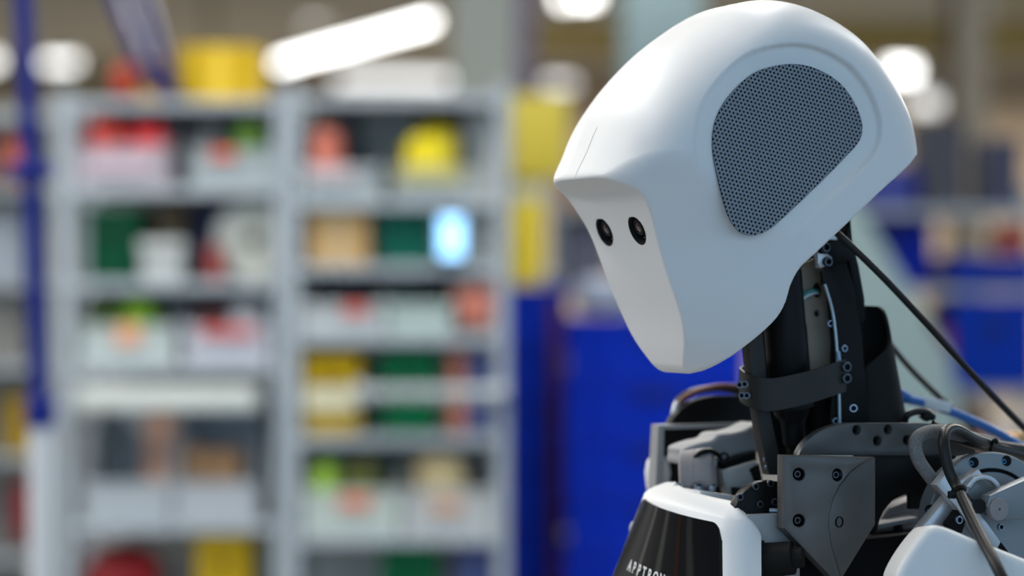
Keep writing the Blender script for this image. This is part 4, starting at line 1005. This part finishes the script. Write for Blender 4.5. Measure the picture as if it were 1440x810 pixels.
# ---- rack behind the robot on the right
C_B = [308, 444, 560, 740, 900, 1060]; DC = 6.8
rack('shelving_rack', 776, 1500, 250, [292, 404, 545, 700, 860, 1010], DC, .5, 'wide grey shelving rack behind the robot with blue tubs', cm((150, 158, 166), .5, .2), cm((140, 148, 156), .5))
carton(786, 252, 850, 291, (160, 112, 74), 'carton', 'brown carton left of the robot brow', 'carton', d=DC+.05, dep=.2)
carton(792, 306, 858, 403, (52, 56, 88), 'carton', 'dark indigo box left of the robot eyes', 'carton', d=DC+.05, dep=.26, tape=(150, 150, 160))
crate(1196, 300, 1318, 403, (0, 26, 130), 'storage_tub', 'deep blue tub behind the head cable', 'tub', DC+.05, .36)
crate(1216, 440, 1330, 544, (4, 40, 128), 'storage_tub', 'blue tub on the lower shelf behind the pale panel', 'tub', DC+.12, .3)
crate(1336, 408, 1460, 544, (0, 44, 150), 'storage_tub', 'large blue tub at the right edge', 'tub', DC-.02, .36)
crate(1336, 360, 1460, 403, (0, 40, 142), 'storage_tub', 'shallow blue tub stacked over the large one, right edge', 'tub', DC-.02, .36)
bag(1304, 452, 1338, 544, (104, 24, 66), 'parts_bag', 'maroon sack left of the large blue tub', 'bag', d=DC+.02, dep=.12, seed=51)
bag(1392, 312, 1444, 360, (150, 20, 26), 'parts_bag', 'red bag lying over the shallow blue tub', 'bag', d=DC+.12, dep=.16, seed=52)
carton(1214, 236, 1296, 291, (36, 44, 116), 'carton', 'indigo box on the top shelf behind the robot head', 'carton', d=DC+.05, dep=.24)
carton(1300, 170, 1362, 291, (52, 54, 64), 'carton', 'tall charcoal box on the top shelf at the right', 'carton', d=DC+.05, dep=.24, tape=(80, 80, 88))
carton(1392, 196, 1440, 291, (46, 50, 72), 'carton', 'slate box on the top shelf at the right edge', 'carton', d=DC+.05, dep=.24, tape=(80, 80, 98))
carton(1346, 586, 1400, 699, (96, 64, 60), 'carton', 'reddish brown box low on the rack at the right', 'carton', d=DC+.05, dep=.24)
def lean_board():
    d = 6.25; pts = [(1130, 250), (1196, 268), (1336, 500), (1352, 600), (1380, 1290), (1130, 1290)]
    P = [W3(x, y, d) for x, y in pts]; bm = bmesh.new(); add_plate(bm, [P], Vector((0, -1, 0)), .04, .004); zmin_ = min(v.co.z for v in bm.verts)
    for v in bm.verts: v.co.z = max(v.co.z, .002)
    r = empty('display_panel', Vector((W3(1240, 0, d).x, d, 0)), 'pale grey-green slanting panel behind the robot neck', 'panel')
    o = bm_obj('board', bm, cm((132, 152, 152), .6), r, 35)
    bm = bmesh.new(); add_box(bm, W3(1240, 1240, d)+Vector((0, .02, -.02)), (.3, .3, .03)); 
    for v in bm.verts: v.co.z = max(v.co.z, .001)
    bm_obj('foot', bm, cm((110, 112, 112), .5), r, 35)
lean_board()
# ---- ceiling: crane beam and lamps
def beam(x0, x1, y0, y1, d, rgb, label):
    a, b = W3(x0, (y0+y1)/2, d), W3(x1, (y0+y1)/2, d); r = empty('crane_beam', (a+b)/2, label, 'beam'); L = (b-a).length; h = (y1-y0)*K*d
    for sg in (-1, 1):
        bm = bmesh.new(); add_box(bm, (0, 0, sg*(h/2-.012)), (L, .18, .024)); bm_obj('flange', bm, cm(rgb, .6), r, None, False)
    bm = bmesh.new(); add_box(bm, (0, 0, 0), (L, .014, h-.05)); bm_obj('web', bm, cm(rgb, .6), r, None, False)
    zc_ = 4.25-r.location.z
    for sg in (-.42, .42):
        bm = bmesh.new(); add_box(bm, (sg*L, 0, (zc_+h/2)/2), (.05, .05, max(.05, zc_-h/2))); bm_obj('hanger', bm, cm(rgb, .6), r, None, False)
beam(742, 1500, 32, 76, 16, (104, 88, 30), 'olive yellow crane beam under the hall ceiling')
beam(-80, 330, 96, 128, 18, (120, 112, 84), 'dull khaki beam under the ceiling at the left')
M_lampW = cm((200, 202, 200), .5)
def lamp(p, q, label, estr, r0=.05, hang=True, d1=20.0, d2=None):
    """fluorescent fitting from pixel p at distance d1 to pixel q at distance d2"""
    A_ = W3(*p, d1); B_ = W3(*q, d2 or d1); r = empty('ceiling_light', (A_+B_)/2, label, 'lamp'); b = r.location.copy(); dv = B_-A_; L = dv.length
    R_ = dv.to_track_quat('X', 'Z').to_matrix()
    bm = bmesh.new(); add_box(bm, U*(r0*.8), (L, r0*2.6, r0*.8), R_, r0*.1, 1); bm_obj('housing', bm, M_lampW, r, 35, False)
    bm = bmesh.new(); add_tube(bm, [A_-b, B_-b], r0*.8, 12); bm_obj('tube', bm, mat('tube_glow_%d' % int(estr*10), (.8, .8, .8), .5, emit=(1, 1, .98), estr=estr), r, 60, False)
    for t in (.15, .85):
        c = A_.lerp(B_, t)-b; zt = 4.25-b.z
        if zt > c.z+.1: bm = bmesh.new(); add_tube(bm, [c+U*r0, Vector((c.x, c.y, zt))], .006, 6); bm_obj('hanger', bm, M_lampW, r, 60, False)
lamp((394, 88), (604, 30), 'long bright ceiling light slanting above the right rack', 6, .045, d1=20.0, d2=16.6)
lamp((474, 110), (634, 112), 'dimmer level ceiling light below the long slanting one', 1.5, .075, d1=22)
lamp((430, 34), (548, -2), 'faint ceiling light above the long slanting one', .9, .07, d1=25)
lamp((64, 89), (106, 90), 'short bright ceiling light right of the blue column top', 3.0, .09, d1=22)
lamp((-60, 85), (-4, 86), 'bright ceiling light cut by the left edge', 3.0, .09, d1=22)
lamp((786, -4), (838, -8), 'bright ceiling light cut by the top edge', 6, .07, d1=17)
lamp((768, 116), (806, 117), 'small dim ceiling light left of the robot head', 1.5, .06, d1=24)
lamp((1250, 97), (1286, 98), 'bright ceiling light just behind the robot head', 5, .09, d1=19)
lamp((1286, 142), (1318, 143), 'pale ceiling light under the bright one behind the head', 1.5, .09, d1=21)
lamp((1432, 64), (1470, 66), 'ceiling light cut by the right edge', 1.5, .09, d1=21)
